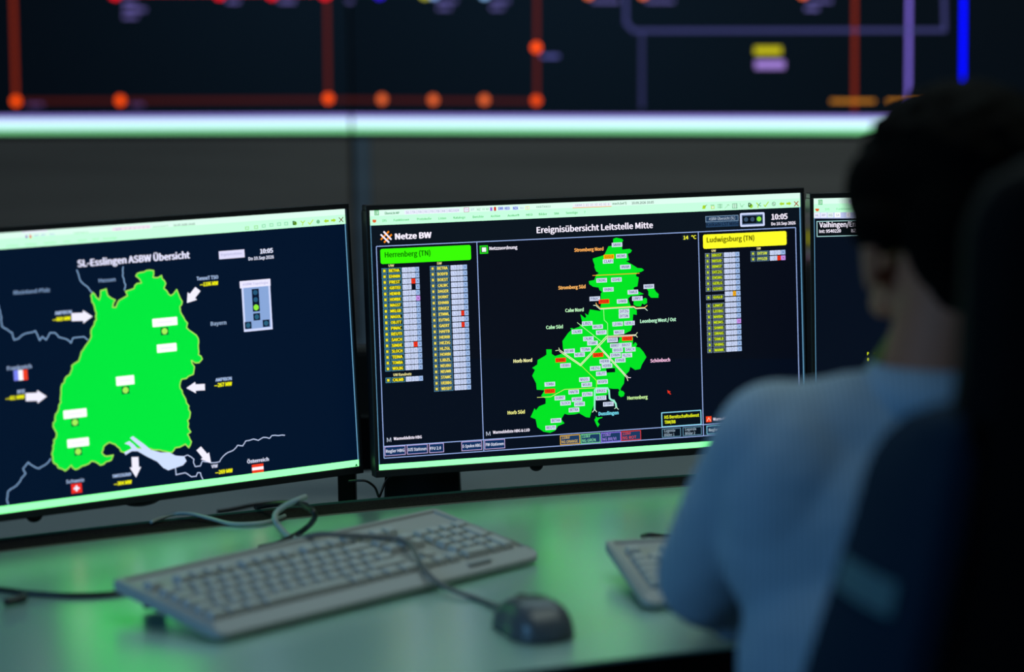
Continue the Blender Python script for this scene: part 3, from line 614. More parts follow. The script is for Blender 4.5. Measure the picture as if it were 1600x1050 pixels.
def jag(P, closed=True, amp=1.5, step=4.2):
    out = []; n = len(P)
    for i in range(n if closed else n-1):
        a, b = P[i], P[(i+1) % n]; L = math.hypot(b[0]-a[0], b[1]-a[1]); k = max(1, int(L/step))
        nx, ny = -(b[1]-a[1])/(L or 1), (b[0]-a[0])/(L or 1)
        for j in range(k):
            t = j/k; q = rnd.uniform(-amp, amp) if j else 0; out.append((a[0]+(b[0]-a[0])*t+nx*q, a[1]+(b[1]-a[1])*t+ny*q))
    if not closed: out.append(P[-1])
    return out
BJ = jag(BW)
D.poly(BJ, (0, 230, 60), 2); D.line(BJ, (160, 225, 90), 2.0, 3, closed=True)
RV = (130, 165, 205)
for P in ([(-6, 470), (0, 486), (3, 510), (19, 520), (22, 531), (29, 529), (40, 521), (55, 517), (62, 532), (66, 526), (72, 531), (78, 520), (86, 520), (92, 527), (104, 530), (111, 536), (114, 528), (122, 527), (131, 526), (137, 531)],
          [(120, 422), (125, 438), (133, 445.7), (144, 457)], [(192.4, 417), (191.4, 431.4), (196, 444.8), (194, 453)],
          [(79, 716.7), (72.4, 725), (61, 732), (51.4, 728), (43.8, 722.4), (36, 732), (40, 739.5), (24.8, 759.5), (12.4, 768), (10.5, 781), (13, 788)]):
    D.line(jag(P, False, 1.0), RV, 1.8, 3)
for P in ([(288, 713), (293, 711), (303, 717.6), (302, 722), (305, 729), (313, 728), (316, 720.5), (329.5, 723), (343, 721.4), (348.6, 712.9), (356, 707), (363.8, 704), (371.4, 695.7), (379, 696.7), (383.8, 689), (396, 686), (403.8, 688), (411.4, 683.3), (421, 685), (424.8, 680.5), (444.8, 680)],
          [(274, 731), (275, 741.9), (289.5, 738.6), (299, 745), (306.7, 744), (308.6, 738.6), (313, 738.6), (317, 749)]):
    D.line(jag(P, False, .8), (200, 215, 250), 1.3, 3)
D.poly([(194.3,692.9),(202,689),(209.5,694.8),(215,701),(222,701),(213,693),(202.9,684.3),(207.6,681.4),(224.8,693.8),(236,703),(251.4,707),(264.8,707),(274.3,712),(287.6,712.9),(291.4,720.5),(285.7,727),(274.3,731),(262.9,734.8),(255,731),(245.7,721.4),(228.6,712.9),(215,705),(205.7,705),(196,711),(194,707),(205.7,700.5),(202,695.7)], (205, 222, 255), 4)
AW = (240, 238, 255)
arrow(D, 128, 495, 33, 21, -2, AW, 5, head=.45, shaft=.6); arrow(D, 56.5, 620, 33, 21, -2, AW, 5, head=.45, shaft=.6)
arrow(D, 305.5, 605.5, 29, 18, 177, AW, 5, head=.5, shaft=.55); arrow(D, 300.5, 462.5, 28, 19, 128, AW, 5, head=.5, shaft=.55)
arrow(D, 211.5, 730, 32, 18, 87, AW, 5, head=.5, shaft=.6); arrow(D, 320, 712, 30, 17, 50, AW, 5, head=.5, shaft=.55)
for x, y, wd, h in ((257.5, 503, 39, 13), (260.5, 543.5, 31, 13), (195.5, 594.5, 28.5, 14.5), (117.2, 646.3, 36.5, 13.5), (122, 691.5, 34, 13.5)):
    D.box(x, y, wd, h, (252, 255, 255), 5, rad=1.2); D.line([(x-wd*.3, y+.9), (x+wd*.3, y-.9)], (225, 215, 240), 1, 6)
for x, y in ((257, 517.5), (196, 609.6), (117, 660), (122, 705.6)): D.box(x, y, 12, 12, (0, 110, 50), 5); D.disc(x, y, 5, (165, 240, 90), 6)
D.text(120.5, 412, 181, 10.5, 'SL-Esslingen ASBW Übersicht', (225, 225, 250), 6, .03)
LB = (175, 200, 240)
for x, y, wd, cap, s, c, b in ((21, 457.5, 57.5, 6, 'Rheinland-Pfalz', (135, 165, 205), .01), (154, 438.5, 26.5, 6, 'Hessen', (140, 170, 210), .01), (329, 506, 24.5, 6, 'Bayern', (160, 185, 220), .01), (307, 435.5, 34, 5.5, 'TenneT TSO', LB, .02), (85.5, 489.5, 26.5, 5.5, 'AMPRION', LB, .02), (336.5, 593.8, 25.5, 5.2, 'AMPRION', LB, .02), (27, 612.5, 12, 5.5, 'RTE', LB, .02), (11, 575.8, 38.5, 6, 'Frankreich', (170, 195, 235), .01), (103, 753, 28.5, 5.4, 'Schweiz', LB, .01), (175.5, 744.3, 29.5, 5, 'SWISSGRID', LB, .02), (330, 729, 10, 5, 'VIW', (225, 230, 255), .02), (386, 721.5, 34, 5.5, 'Österreich', (225, 230, 255), .02)): D.text(x, y, wd, cap, s, c, 6, b)
YT = (235, 235, 10)
for x, y, wd, s in ((82, 499.5, 28.5, '—869 MW'), (312, 444.6, 29, '—1106 MW'), (8.5, 622.8, 30, '—81 MW'), (334.5, 602.3, 28, '—267 MW'), (177.5, 756.4, 28.5, '—304 MW'), (336, 738.4, 27.5, '—269 MW')): D.text(x, y, wd, 5.8, s, YT, 6, .04)
for i, c in enumerate(((120, 130, 240), (250, 250, 255), (235, 60, 30))): D.box(25+i*7.2, 586.6-i*.5, 7.2, 16.5, c, 5)
D.box(119.5, 763, 16.5, 15, (235, 40, 30), 5); D.box(119.5, 763, 9, 3.2, AW, 6); D.box(119.5, 763, 3.2, 9, AW, 6)
D.box(402.6, 731.8, 18, 13.5, (240, 60, 30), 5); D.box(402.6, 731.8, 18, 4.6, (250, 245, 255), 6)
D.box(362, 397.4, 40, 12.5, (222, 220, 250), 5); D.text(345, 398.2, 33, 3.6, 'Ergebnisdaten', (140, 145, 190), 7)
D.text(406, 392.8, 20.5, 7, '10:05', (225, 228, 250), 6, .03); D.text(388, 404.4, 40, 5, 'Do 10.Sep 2026', (225, 228, 250), 6, .02)
D.box(401.5, 479.8, 45, 74, (205, 215, 250), 4); D.box(401.5, 480, 39, 66, (135, 165, 215), 5); D.box(398.5, 443, 48, 11, (232, 230, 255), 6); D.text(379, 444.6, 40, 3.4, 'ASBW Topologie', (140, 140, 190), 8)
D.box(399.5, 469, 11, 35.5, (5, 18, 45), 6); D.disc(398.6, 457, 3.9, (35, 85, 120), 7); D.disc(399.2, 468.2, 3.9, (35, 85, 120), 7); D.disc(400, 480.3, 4.6, (140, 235, 60), 7)
for x, y in ((401, 495), (387.6, 508.3), (415.6, 505)): D.box(x, y, 10.5, 11, (5, 18, 45), 6); D.disc(x, y, 3.9, (40, 95, 125), 7)
# title bar
D.box(112, 352.2, 9, 6, (232, 228, 246), 3); D.box(54, 361.0, 40, 6, (232, 238, 248), 3)
D.box(41.3, 370.2, 3, 5, (150, 100, 200), 5); D.box(47.5, 369.8, 3, 5.6, (225, 90, 40), 5)
for x in (53, 64, 78): D.text(x, 369.5-(x-41)*.07, 7.5, 3.8, {53: 'EWR', 64: 'HEO', 78: 'NZA'}[x], (130, 150, 215), 6)
D.box(205, 356.3, 60, 6, (238, 228, 240), 3)
D.text(180, 358.5, 9, 3.2, 'GEM', (170, 165, 200), 5)
for i in range(6): D.text(195+i*7, 357.5-i*.5, 2, 3.2, str(i+1), (190, 165, 190), 5)
D.text(115, 364.4, 23, 3.4, 'HARTMA53', (130, 210, 160), 5); D.text(239, 354.6, 24, 3.4, "mech.bet'l)", (120, 190, 150), 5); D.text(271, 352.3, 34, 3.6, '10.09.2026 10:05', (70, 120, 95), 5, .01)
for x, wd, s in ((11, 18, 'Listen'), (40, 17, 'Kataloge'), (69, 19, 'Berichte'), (99, 10, 'Archive'), (121, 14, 'Auskunft'), (145, 9, 'HEO'), (161, 22, 'Sonstige')): D.text(x, 385-x*.075, wd, 3.4, s, (125, 220, 150), 5)
for x, y in ((386, 356.5), (400, 355), (412, 353), (424, 351.5), (436, 350.2), (447, 349.5)): D.outline(x, y, 6, 5.5, (150, 210, 140) if x < 405 else (140, 205, 175), 1, 4, fill=(190, 250, 210))
D.disc(461, 349, 3.2, (120, 180, 50), 4); D.text(457, 348.5, 5, 6, 'D', (20, 80, 40), 6, .03)
D.line([(470, 345.5), (473, 348.5), (472.5, 352)], YG, 1.5, 4); D.line([(476, 345), (473, 348.5)], YG, 1.5, 5); D.line([(481.5, 347.5), (484, 350.5), (489, 343.5)], (190, 220, 60), 1.5, 4); D.disc(497, 346.4, 3.2, (120, 190, 140), 4)
arrow(D, 509.5, 345.3, 8, 6.4, 176, YG, 4, head=.5); arrow(D, 521, 344.3, 8, 6.4, -4, YG, 4, head=.5)
D.line([(529.5, 340), (536, 346.6)], (110, 30, 25), 1.3, 5); D.line([(535.8, 339.4), (530, 347)], (110, 30, 25), 1.3, 6)
D.poly([(554.5, 728.5), (559, 727.9), (556.6, 724.2)], (20, 70, 50), 4)
D.build('screen', M['display'], tl)

# ---- right monitor
D = Dr; topbar(D, h=.0765, hb=.0215)
D.poly([(1272, 332), (1700, 329), (1700, 341), (1272.5, 341.3)], (190, 200, 240), 3)
for x, s, c in ((1276.5, 'HL', (235, 238, 255)), (1287, 'RP', (235, 238, 255)), (1297.5, 'HG', (225, 240, 240)), (1308.5, 'SA', (250, 252, 255)), (1325.5, 'E', (240, 238, 250)), (1340, 'H', (238, 238, 250)), (1349.5, 'KIP', (200, 245, 240)), (1361, 'B', (190, 210, 245)), (1372, 'TR', (235, 238, 255))):
    D.box(x, 336.2-(x-1276)*.012, 6 if len(s) == 1 else 9.4, 7.6, c, 4); D.text(x-2.6 if len(s) > 1 else x-1, 336.4-(x-1276)*.012, 5.4 if len(s) > 1 else 2.2, 3.4, s, (110, 120, 150), 6)
D.outline(1281.8, 316, 6.5, 8, G2, 1, 3, fill=(190, 240, 205)); D.text(1280.4, 316, 3.2, 4.6, 'E', G1, 6)
D.box(1352, 314.8, 52, 6.8, (228, 235, 250), 3)
for i, s in enumerate(('SL', 'TA', 'TR', 'TÜG', 'TS')): D.text(1326.6+i*8.7, 314.9, 5.4, 3.4, s, (95, 105, 160), 5)
D.text(1289, 327, 7, 3.4, 'SYS', (80, 190, 120), 5); D.text(1307, 326.5, 24, 3.5, 'Funktionen', (80, 190, 120), 5); D.text(1343, 325.6, 22, 3.8, 'Protokolle', (30, 130, 60), 5)
D.poly([(1273.8, 326), (1280, 326), (1279.3, 329.3), (1276.5, 330.6), (1274, 328.6)], (225, 100, 50), 4)
D.outline(1407, 354.5, 261, 24.5, (175, 225, 225), 1.1, 3, fill=(4, 10, 16))
D.text(1280, 351.5, 62, 7.6, 'Vaihingen/Enz', WH, 6, .02); D.text(1280, 361.4, 34, 5, 'Int: 9540220', WH, 6, .02); D.text(1330, 360.4, 9, 5, 'BZ:', WH, 6, .02); D.text(1341.5, 360.2, 26, 3.8, 'xxxxxxx', (190, 190, 200), 6)
D.text(1354.8, 552.6, 3, 4.6, 'P', (215, 235, 30), 6, .02); D.text(1363.5, 552.2, 5, 1.6, '~', (150, 165, 30), 6, .0); D.text(1354.8, 561.6, 3, 4.6, '0', (215, 235, 30), 6, .02)
D.build('screen', M['display'], tr)

# ------------------------------------------------------------------ monitor mounts on the rear shelf
def mount(label, key, x, y, wid, dep, taper=0):
    loc, yaw, tilt = mon[key]; Mx = frame(loc, yaw, tilt)
    t = thing('monitor_mount', label, 'monitor mount', Matrix.Translation((x, y, SZ)))
    Ti = Matrix.Translation((-x, -y, -SZ)); zt = .37
    bm = bmesh.new(); box(bm, (0, .01, .0035), (max(.12, wid*1.05), dep+.05, .007), .003); obj('base', bm, M['black_metal'], t)
    bm = bmesh.new(); box(bm, (0, 0, .007+zt/2), (wid, dep, zt), .003, taper=taper); obj('column', bm, M['black_metal'], t)
    bm = bmesh.new(); box(bm, (0, .0632, 0), (.1, .012, .1), .003, M=Ti @ Mx); obj('vesa_plate', bm, M['black_metal'], t)
    a = Vector((0, 0, .335)); b = (Ti @ Mx) @ Vector((0, .082, 0)); d = b-a; L = d.length
    q = d.to_track_quat('X', 'Z').to_matrix().to_4x4(); q.translation = a
    bm = bmesh.new(); box(bm, (L/2, 0, 0), (L, .028, .05), .006, M=q); obj('arm', bm, M['black_metal'], t)
    return t
pA = onz(543, 783, DZ)
mA = mount('slim black monitor column under the right corner of the left monitor', 'l', at(543, 770, 3.29).x, 3.29, .024, .03)
pB = at(661, 765, 3.30)
mB = mount('wide black monitor foot below the lower left of the middle monitor', 'c', pB.x, pB.y, .108, .05, .25)
mC = mount('black monitor column hidden behind the right monitor', 'r', .66*SM, 3.16*SM, .05, .04)
g = at(567, 600, 3.62)
bm = bmesh.new(); box(bm, (g.x+.05, g.y, g.z+.005), (.26, .05, .105), .012, 3); box(bm, (g.x+.06, g.y+.0, (g.z-.045+SZ)/2), (.05, .04, g.z-.045-SZ), .004)
o = obj('mount_box', bm, M['black_metal']); tag(o, 'black mount box on a post in the gap between left and middle monitors', 'computer')  # black block standing in for the monitor arms that cross the gap
bm = bmesh.new(); tube(bm, [at(545, 752, 3.17), at(560, 751, 3.16), at(573, 752, 3.16), at(586, 762, 3.17), at(592, 776, 3.18), at(597, 766, 3.2), at(603, 752, 3.22), at(620, 735, 3.23)], .0016)
tag(obj('monitor_cable', bm, M['cable_black'], smooth=True), 'thin black cable drooping between left monitor column and wide black foot', 'cable')
bm = bmesh.new(); tube(bm, [onz(340, 799, SZ+.0035), onz(365, 795, SZ+.0035), onz(400, 788, SZ+.0035), onz(440, 785, SZ+.0035), onz(480, 789, SZ+.0035)], .0028)
tag(obj('power_cable', bm, M['cable_black'], smooth=True), 'black cable lying on the rear shelf behind the brush strip', 'cable')

# ================================================================== keyboards
KW, KD = .472, .182
def key_layout():
    u = .01955; rows = []; K = []
    x0 = .013; y0 = .027
    def row(y, ws, x=x0):
        for w_ in ws:
            if w_ > 0: K.append((x+w_*u/2, y, w_*u-.0026, u-.0030))
            x += abs(w_)*u
    ys = [y0+u*(i+.5) for i in range(5)]; yf = y0+u*5.5+.007
    row(ys[0], [1.25, 1.25, 1.25, 6.25, 1.25, 1.25, 1.25, 1.25])
    row(ys[1], [1.25]+[1]*11+[2.75]); row(ys[2], [1.75]+[1]*12+[1.25]); row(ys[3], [1.5]+[1]*12+[1.5]); row(ys[4], [1]*13+[2])
    row(yf, [1, -1]+[1]*4+[-.5]+[1]*4+[-.5]+[1]*4)
    xn = x0+15*u+.0065
    row(ys[0], [1, 1, 1], xn); row(ys[1], [-1, 1], xn); row(ys[3], [1, 1, 1], xn); row(ys[4], [1, 1, 1], xn); row(yf, [1, 1, 1], xn)
    xp = xn+3*u+.0065
    row(ys[0], [2, 1], xp); row(ys[1], [1, 1, 1], xp); row(ys[2], [1, 1, 1], xp); row(ys[3], [1, 1, 1], xp); row(ys[4], [1, 1, 1, 1], xp)
    K.append((xp+3.5*u, (ys[0]+ys[1])/2, u-.003, 2*u-.003)); K.append((xp+3.5*u, (ys[2]+ys[3])/2, u-.003, 2*u-.003))
    return K
def keycap(bm, w, d, c=(0, 0, 0)):
    h = .0075; t = .0022; segs = [(w/2, d/2, 0), (w/2-t*.5, d/2-t*.5, h*.6), (w/2-t, d/2-t, h*.93), (w/2-t*1.5, d/2-t*1.5, h)]
    rings = []
    for (a, b, z) in segs:
        r = min(a, b)*.22; P = []
        for qx, qy, a0 in ((1, 1, 0), (-1, 1, 90), (-1, -1, 180), (1, -1, 270)):
            for i in (0, 1, 2):
                th = math.radians(a0+i*45); P.append(bm.verts.new((c[0]+qx*(a-r)+r*math.cos(th), c[1]+qy*(b-r)+r*math.sin(th), c[2]+z)))
        rings.append(P)
    for A, B in zip(rings, rings[1:]):
        for i in range(12): bm.faces.new((A[i], A[(i+1) % 12], B[(i+1) % 12], B[i]))
    cv = bm.verts.new((c[0], c[1], c[2]+h-.0008))
    for i in range(12): bm.faces.new((rings[-1][i], rings[-1][(i+1) % 12], cv))
    bm.faces.new(rings[0][::-1])
def keyboard(label, FL, yaw, tilt):
    """origin at the front left bottom corner; local x along the front edge, y to the back"""
    Mx = frame(FL, yaw) @ Matrix.Rotation(tilt, 4, 'X')
    t = thing('keyboard', label, 'keyboard', Mx)
    # case: side profile lofted along x, with rounded corners in plan
    bm = bmesh.new()
    plan = []
    r = .014
    for cx, cy, a0 in ((KW-r*.3, KD-r*.3, 0), (r*.3, KD-r*.3, 90), (r, r, 180), (KW-r, r, 270)):
        rr = r if cy < KD/2 else r*.3
        for i in range(6): th = math.radians(a0+i*18); plan.append((cx+rr*math.cos(th), cy+rr*math.sin(th)))
    def top(y): return .006+.007*min(1, max(0, (y+.002)/.024))**.7 if y < .022 else .013
    c0 = Vector((KW/2, KD/2))
    rings = []
    for s, zf in ((.985, 0), (1.0, .25), (1.0, .75), (.992, .95), (.98, 1.0)):
        rings.append([bm.verts.new((c0.x+(p[0]-c0.x)*(1-(1-s)*.3), c0.y+(p[1]-c0.y)*s, zf*top(p[1]))) for p in plan])
    n = len(plan)
    for A, B in zip(rings, rings[1:]):
        for i in range(n): bm.faces.new((A[i], A[(i+1) % n], B[(i+1) % n], B[i]))
    bm.faces.new(rings[0][::-1])
    # palm lip rises to the deck, then level
    inner = [bm.verts.new((x, y, .0132)) for x, y in ((KW-.008, KD-.007), (.008, KD-.007), (.008, .021), (KW-.008, .021))]
    R = rings[-1]
    corners = [2, 8, 14, 20]
    for k in range(4):
        a, b = corners[k], corners[(k+1) % 4]; i = a; seq = [R[a]]
        while i != b: i = (i+1) % n; seq.append(R[i])
        bm.faces.new([inner[k]]+seq+[inner[(k+1) % 4]])
    # recessed deck
    dk = [bm.verts.new((v.co.x+(.002 if v.co.x < .1 else -.002), v.co.y+(.002 if v.co.y < .1 else -.002), .0102)) for v in inner]
    for k in range(4): bm.faces.new((inner[k], inner[(k+1) % 4], dk[(k+1) % 4], dk[k]))
    bm.faces.new(dk)
    obj('case', bm, M['case'], t)
    K = key_layout(); K.sort(key=lambda k: -k[2]*k[3])
    cache = {}
    for (x, y, w_, d_) in K[:99]:
        kk = (round(w_, 5), round(d_, 5))
        if kk not in cache:
            bm = bmesh.new(); keycap(bm, w_, d_); o = obj('key', bm, M['key'], t); cache[kk] = o
        else:
            o = cache[kk].copy(); C.objects.link(o); o.parent = t
        o.location = (x, y, .0106)
    if len(K) > 99:
        bm = bmesh.new()
        for (x, y, w_, d_) in K[99:]: keycap(bm, w_, d_, (x, y, .0106))
        o = obj('key', bm, M['key'], t); o['kind'] = 'stuff'
    for x in (.04, KW-.04):
        bm = bmesh.new(); box(bm, (x, KD-.022, -.0095), (.026, .010, .022), .003)
        obj('foot', bm, M['rubber'], t)
    bm = bmesh.new(); box(bm, (KW-.09, .0120, .0118), (.034, .006, .0012)); o = obj('badge', bm, mat('badge', (.25, .27, .28), .4), t); o['label'] = 'faint grey badge on front lip'
    return t, Mx
FL = Vector((-.3029, 2.4715, DZ+.0025)); yawK = .785
k1, MK = keyboard('full-size pale grey keyboard lying diagonally left of the mouse', FL, yawK, math.radians(7.6))
FL2 = onz(1006, 944, DZ+.008); FL2.z = DZ+.0025
BL2 = onz(950, 852, DZ+.035)
ang = math.atan2(BL2.y-FL2.y, BL2.x-FL2.x)-math.pi/2
k2, MK2 = keyboard("second pale keyboard mostly hidden behind the person's arm", FL2, ang, math.radians(7))

# cables of the keyboard
def cable(name, pts, r, m, label, parent=None):
    bm = bmesh.new(); tube(bm, pts, r)
    o = obj(name, bm, m, parent, smooth=True)
    if parent is None: tag(o, label, 'cable')
    else: o.matrix_parent_inverse = parent.matrix_world.inverted(); o['label'] = label
    return o
def pz(px, py, z): return onz(px, py, z)
cz = DZ+.003
cable('loop_cable', [pz(478, 776, DZ+.042), pz(465, 781, DZ+.04), pz(446, 790, DZ+.034), pz(432, 801, DZ+.027), pz(430, 813, DZ+.02), pz(438, 824, DZ+.012), pz(452, 838, cz+.001), pz(475, 846, cz)], .0036, M['cable_green'], 'pale green-grey cable end curling up behind the long keyboard')
cable('cable', [pz(400, 792, cz), pz(440, 787, DZ+.02), pz(470, 788, DZ+.036), pz(487, 797, DZ+.038), pz(492, 808, DZ+.03), pz(482, 822, DZ+.018), pz(462, 836, DZ+.006), pz(435, 849, cz), pz(405, 856, cz)], .0036, M['cable_black'], 'dark cable looping above the brush strip behind the keyboard')
cable('cable', [pz(236, 816, cz), pz(250, 810, DZ+.004), pz(272, 803, DZ+.006), pz(297, 802.5, DZ+.008), pz(328, 810, DZ+.005), pz(359, 818, cz), pz(391, 818.5, cz), pz(420, 815, cz), pz(445, 806, cz)], .0026, M['cable_green'], 'grey-green cable lying along the brush strip left of the loop')
cable('cable', [pz(-60, 915, cz), pz(0, 921, cz), pz(50, 927, cz), pz(110, 930, cz), pz(170, 928, cz), pz(215, 921, cz)], .003, M['cable_black'], 'black cable crossing the left edge of the desk to the keyboard')
cable('cable', [pz(1004, 838, DZ+.006), pz(1016, 836, DZ+.012), pz(1034, 838, DZ+.008), pz(1058, 837, cz), pz(1085, 832, cz)], .003, M['cable_black'], 'short dark cable just behind the partly hidden second keyboard')
cable('cable_plug', [pz(8, 941, DZ+.005), pz(22, 938, DZ+.005), pz(40, 933, DZ+.005)], .0042, M['cable_black'], 'small black plug beside the black cable on the left')

# ================================================================== mouse
MY = math.radians(24)
mp_ = onz(833, 1000, DZ); Mm = frame((mp_.x, mp_.y+.035, DZ), MY)
mouse = thing('computer_mouse', 'dark grey corded mouse right of the long keyboard', 'mouse', Mm)
def shell(bm, L, W, H, z0, z1, ysel=(-1, 1), xsel=(-1, 1), n=30, grow=0):
    """mouse body surface, front at +y; kept to a window of it"""
    g = {}
    for i in range(n+1):
        for j in range(n+1):
            u = xsel[0]+(xsel[1]-xsel[0])*i/n; v = ysel[0]+(ysel[1]-ysel[0])*j/n
            wy = (1-abs(v)**3.2)**.42 if abs(v) < 1 else 0
            pinch = 1-.10*math.exp(-((v-.1)/.35)**2)
            x = u*W/2*wy*pinch
            prof = (1-abs(v)**2.6)**.55 if abs(v) < 1 else 0
            back = .80+.20*math.cos((v+.25)*1.5)
            z = z0+(H*prof*back)*(max(0, 1-abs(u)**3.4))**.5
            g[i, j] = bm.verts.new((x, v*L/2, z+grow))
    for i in range(n):
        for j in range(n): bm.faces.new((g[i, j], g[i+1, j], g[i+1, j+1], g[i, j+1]))
bm = bmesh.new(); shell(bm, .108, .070, .035, .002, 0, ysel=(-.999, .999), xsel=(-1, 1)); bmesh.ops.remove_doubles(bm, verts=bm.verts[:], dist=.0002)
obj('body', bm, M['mouse'], mouse, True)
bm = bmesh.new(); box(bm, (0, 0, .0022), (.05, .09, .0035), .0015); obj('base', bm, M['mouse_side'], mouse)
for s in (-1, 1):
    bm = bmesh.new(); shell(bm, .108, .070, .035, .002, 0, ysel=(.12, .93), xsel=((.09, .80) if s > 0 else (-.80, -.09)), n=14, grow=.0007); obj('button', bm, M['mouse_side'] if False else M['mouse'], mouse, True)
bm = bmesh.new(); cyl(bm, (-.0035, .027, .0265), (.0035, .027, .0265), .007, n=20); obj('scroll_wheel', bm, M['rubber'], mouse, True)
mf = Mm @ Vector((0, .054, .010))
def onkb(x, y, up=.022): return MK @ Vector((x, y, up))
cable('cable', [mf, pz(768, 944, DZ+.004), pz(742, 934, DZ+.003), pz(712, 924, DZ+.006), onkb(.300, -.012, .008), onkb(.298, .010, .0165), onkb(.312, .04, .0215), onkb(.334, .075, .0215), onkb(.337, .10, .0215), onkb(.318, .122, .0215), onkb(.290, .145, .0215), onkb(.274, .168, .0185), onkb(.255, .195, .004), onkb(.225, .215, -.014)], .0029, M['cable_grey'], 'grey cable', mouse)

# ================================================================== the seated person
person = thing('person', 'person with short dark hair in a pale blue striped shirt, seen from behind', 'person', Matrix.Translation((.40, 2.1, 0)))
def ppart(name, me, m, parent=person, smooth=True):
    o = obj(name, me, m, None, smooth); o.parent = parent; o.matrix_parent_inverse = person.matrix_world.inverted(); return o
HY = math.radians(20); PY_ = 2.20
HC = at(1482, 305, PY_)                              # middle of the skull
R3 = Matrix.Rotation(HY, 3, 'Z')
def hp(x, y, z): return HC + R3 @ Vector((x, y, z))   # head frame: x right, y to the face, z up
nb = at(1482, 590, PY_-.02)
LS, RS = at(1218, 700, 2.20), at(1715, 690, 2.14)
LE, RE = at(1112, 900, 2.33), at(1800, 905, 2.26)
LW, RW = at(1145, 852, 2.56), at(1560, 880, 2.55)
CH = at(1440, 780, 2.18); PV = at(1440, 1210, 2.06)
bm = bmesh.new()
ell(bm, at(1506, 285, 2.2), (.074, .090, .072), R3, 28)            # skull
ell(bm, hp(.004, .028, -.052), (.060, .066, .066), R3, 24)            # face
ell(bm, hp(0, .058, -.098), (.034, .034, .024), R3, 18)            # chin
limb(bm, [(hp(-.05, .0, -.07), .017), (hp(-.036, .05, -.1), .014), (hp(0, .075, -.106), .013)])
limb(bm, [(hp(.05, .0, -.07), .017), (hp(.036, .05, -.1), .014), (hp(0, .075, -.106), .013)])
limb(bm, [(hp(0, .09, -.015), .008), (hp(0, .106, -.042), .011), (hp(0, .095, -.055), .012)])   # nose
limb(bm, [(hp(-.018, .082, -.078), .007), (hp(.018, .082, -.078), .007)])                      # lips
limb(bm, [(hp(-.03, .083, .004), .008), (hp(.03, .083, .004), .008)])                          # brow
for s in (-1, 1):
    ell(bm, hp(s*.079, -.004, -.050), (.007, .018, .033), R3 @ Matrix.Rotation(s*.28, 3, 'Z'), 16)   # ears
    ell(bm, hp(s*.082, -.010, -.036), (.008, .017, .017), R3, 14)
limb(bm, [(hp(0, -.02, -.05), .06), (hp(0, -.028, -.095), .057), (nb+Vector((0, 0, .0)), .060), (nb-Vector((0, 0, .07)), .060)])  # neck
limb(bm, [(LS, .04), (LE, .034), (LW, .026)]); limb(bm, [(RS, .04), (RE, .034), (RW, .026)])
sh0 = (LS+RS)/2
ell(bm, sh0+Vector((0, .01, -.15)), (.10, .05, .14)); limb(bm, [(LS, .04), (sh0+Vector((0, 0, -.06)), .045), (RS, .04)])
limb(bm, [(sh0+Vector((0, -.04, -.25)), .08), (sh0+Vector((0, -.06, -.42)), .08)])
def hand(bm, W, d, s):
    d = d.normalized(); side = Vector((d.y, -d.x, 0)).normalized()*s
    palm = W+d*.06
    Rm = Matrix((side, d, Vector((0, 0, 1)))).transposed()
    ell(bm, W+d*.03, (.026, .035, .017), Rm, 14); ell(bm, palm, (.038, .045, .014), Rm, 16)
    for i, L in enumerate((.072, .08, .074, .058)):
        b = palm+d*(.036-(.006 if i == 3 else 0))+side*(-.028+.0185*i)
        limb(bm, [(b, .0092), (b+d*L*.42+Vector((0, 0, .006)), .0085), (b+d*L*.74+Vector((0, 0, -.004)), .0078), (b+d*L*.93+Vector((0, 0, -.017)), .007)], 10)
    b = W+d*.035-side*.03
    limb(bm, [(b, .012), (b-side*.022+d*.03, .0105), (b-side*.026+d*.058+Vector((0, 0, -.004)), .009)], 10)
hand(bm, LW, Vector((.12, 1, -.10)), 1); hand(bm, RW, Vector((-.3, 1, -.10)), -1)
body = ppart('body', bake(bm, .0045, 5, 'body'), M['skin'])
# eyes
for s in (-1, 1):
    bm = bmesh.new(); ell(bm, hp(s*.030, .078, -.014), (.0115, .0115, .0115), None, 16); ppart('eye', bm, M['lens'])
# hair: a short cap, tapered at the nape and above the ears
bm = bmesh.new()
ell(bm, at(1508, 268, 2.2), (.086, .102, .080), R3, 30)
ell(bm, at(1404, 302, 2.25), (.038, .050, .043), R3, 24); ell(bm, at(1470, 300, 2.26), (.06, .05, .05), R3, 24); ell(bm, hp(.03, .03, .01), (.055, .055, .05), R3, 20); ell(bm, at(1374, 352, 2.17), (.026, .034, .026), R3, 18)
ell(bm, hp(0, -.052, -.022), (.069, .054, .078), R3, 24)
ell(bm, hp(0, -.058, -.07), (.050, .034, .042), R3, 20)
for s in (-1, 1):
    ell(bm, hp(s*.066, .016, .004), (.022, .038, .040), R3, 18); limb(bm, [(hp(s*.077, .018, -.01), .009), (hp(s*.078, .02, -.032), .006)])
for i in range(90):                                   # tufts break up the outline
    th = rnd.uniform(0, 2*math.pi); ph = rnd.uniform(.12, 1.35)
    q = R3 @ Vector((math.sin(ph)*math.cos(th)*.081, math.sin(ph)*math.sin(th)*.096, math.cos(ph)*.074))
    ell(bm, at(1508, 268, 2.2)+q, (.011, .014, .009), R3 @ Matrix.Rotation(rnd.uniform(0, 3), 3, 'Z'), 8)
hme = bake(bm, .0042, 3, 'hair')
ppart('hair', hme, M['hair'])
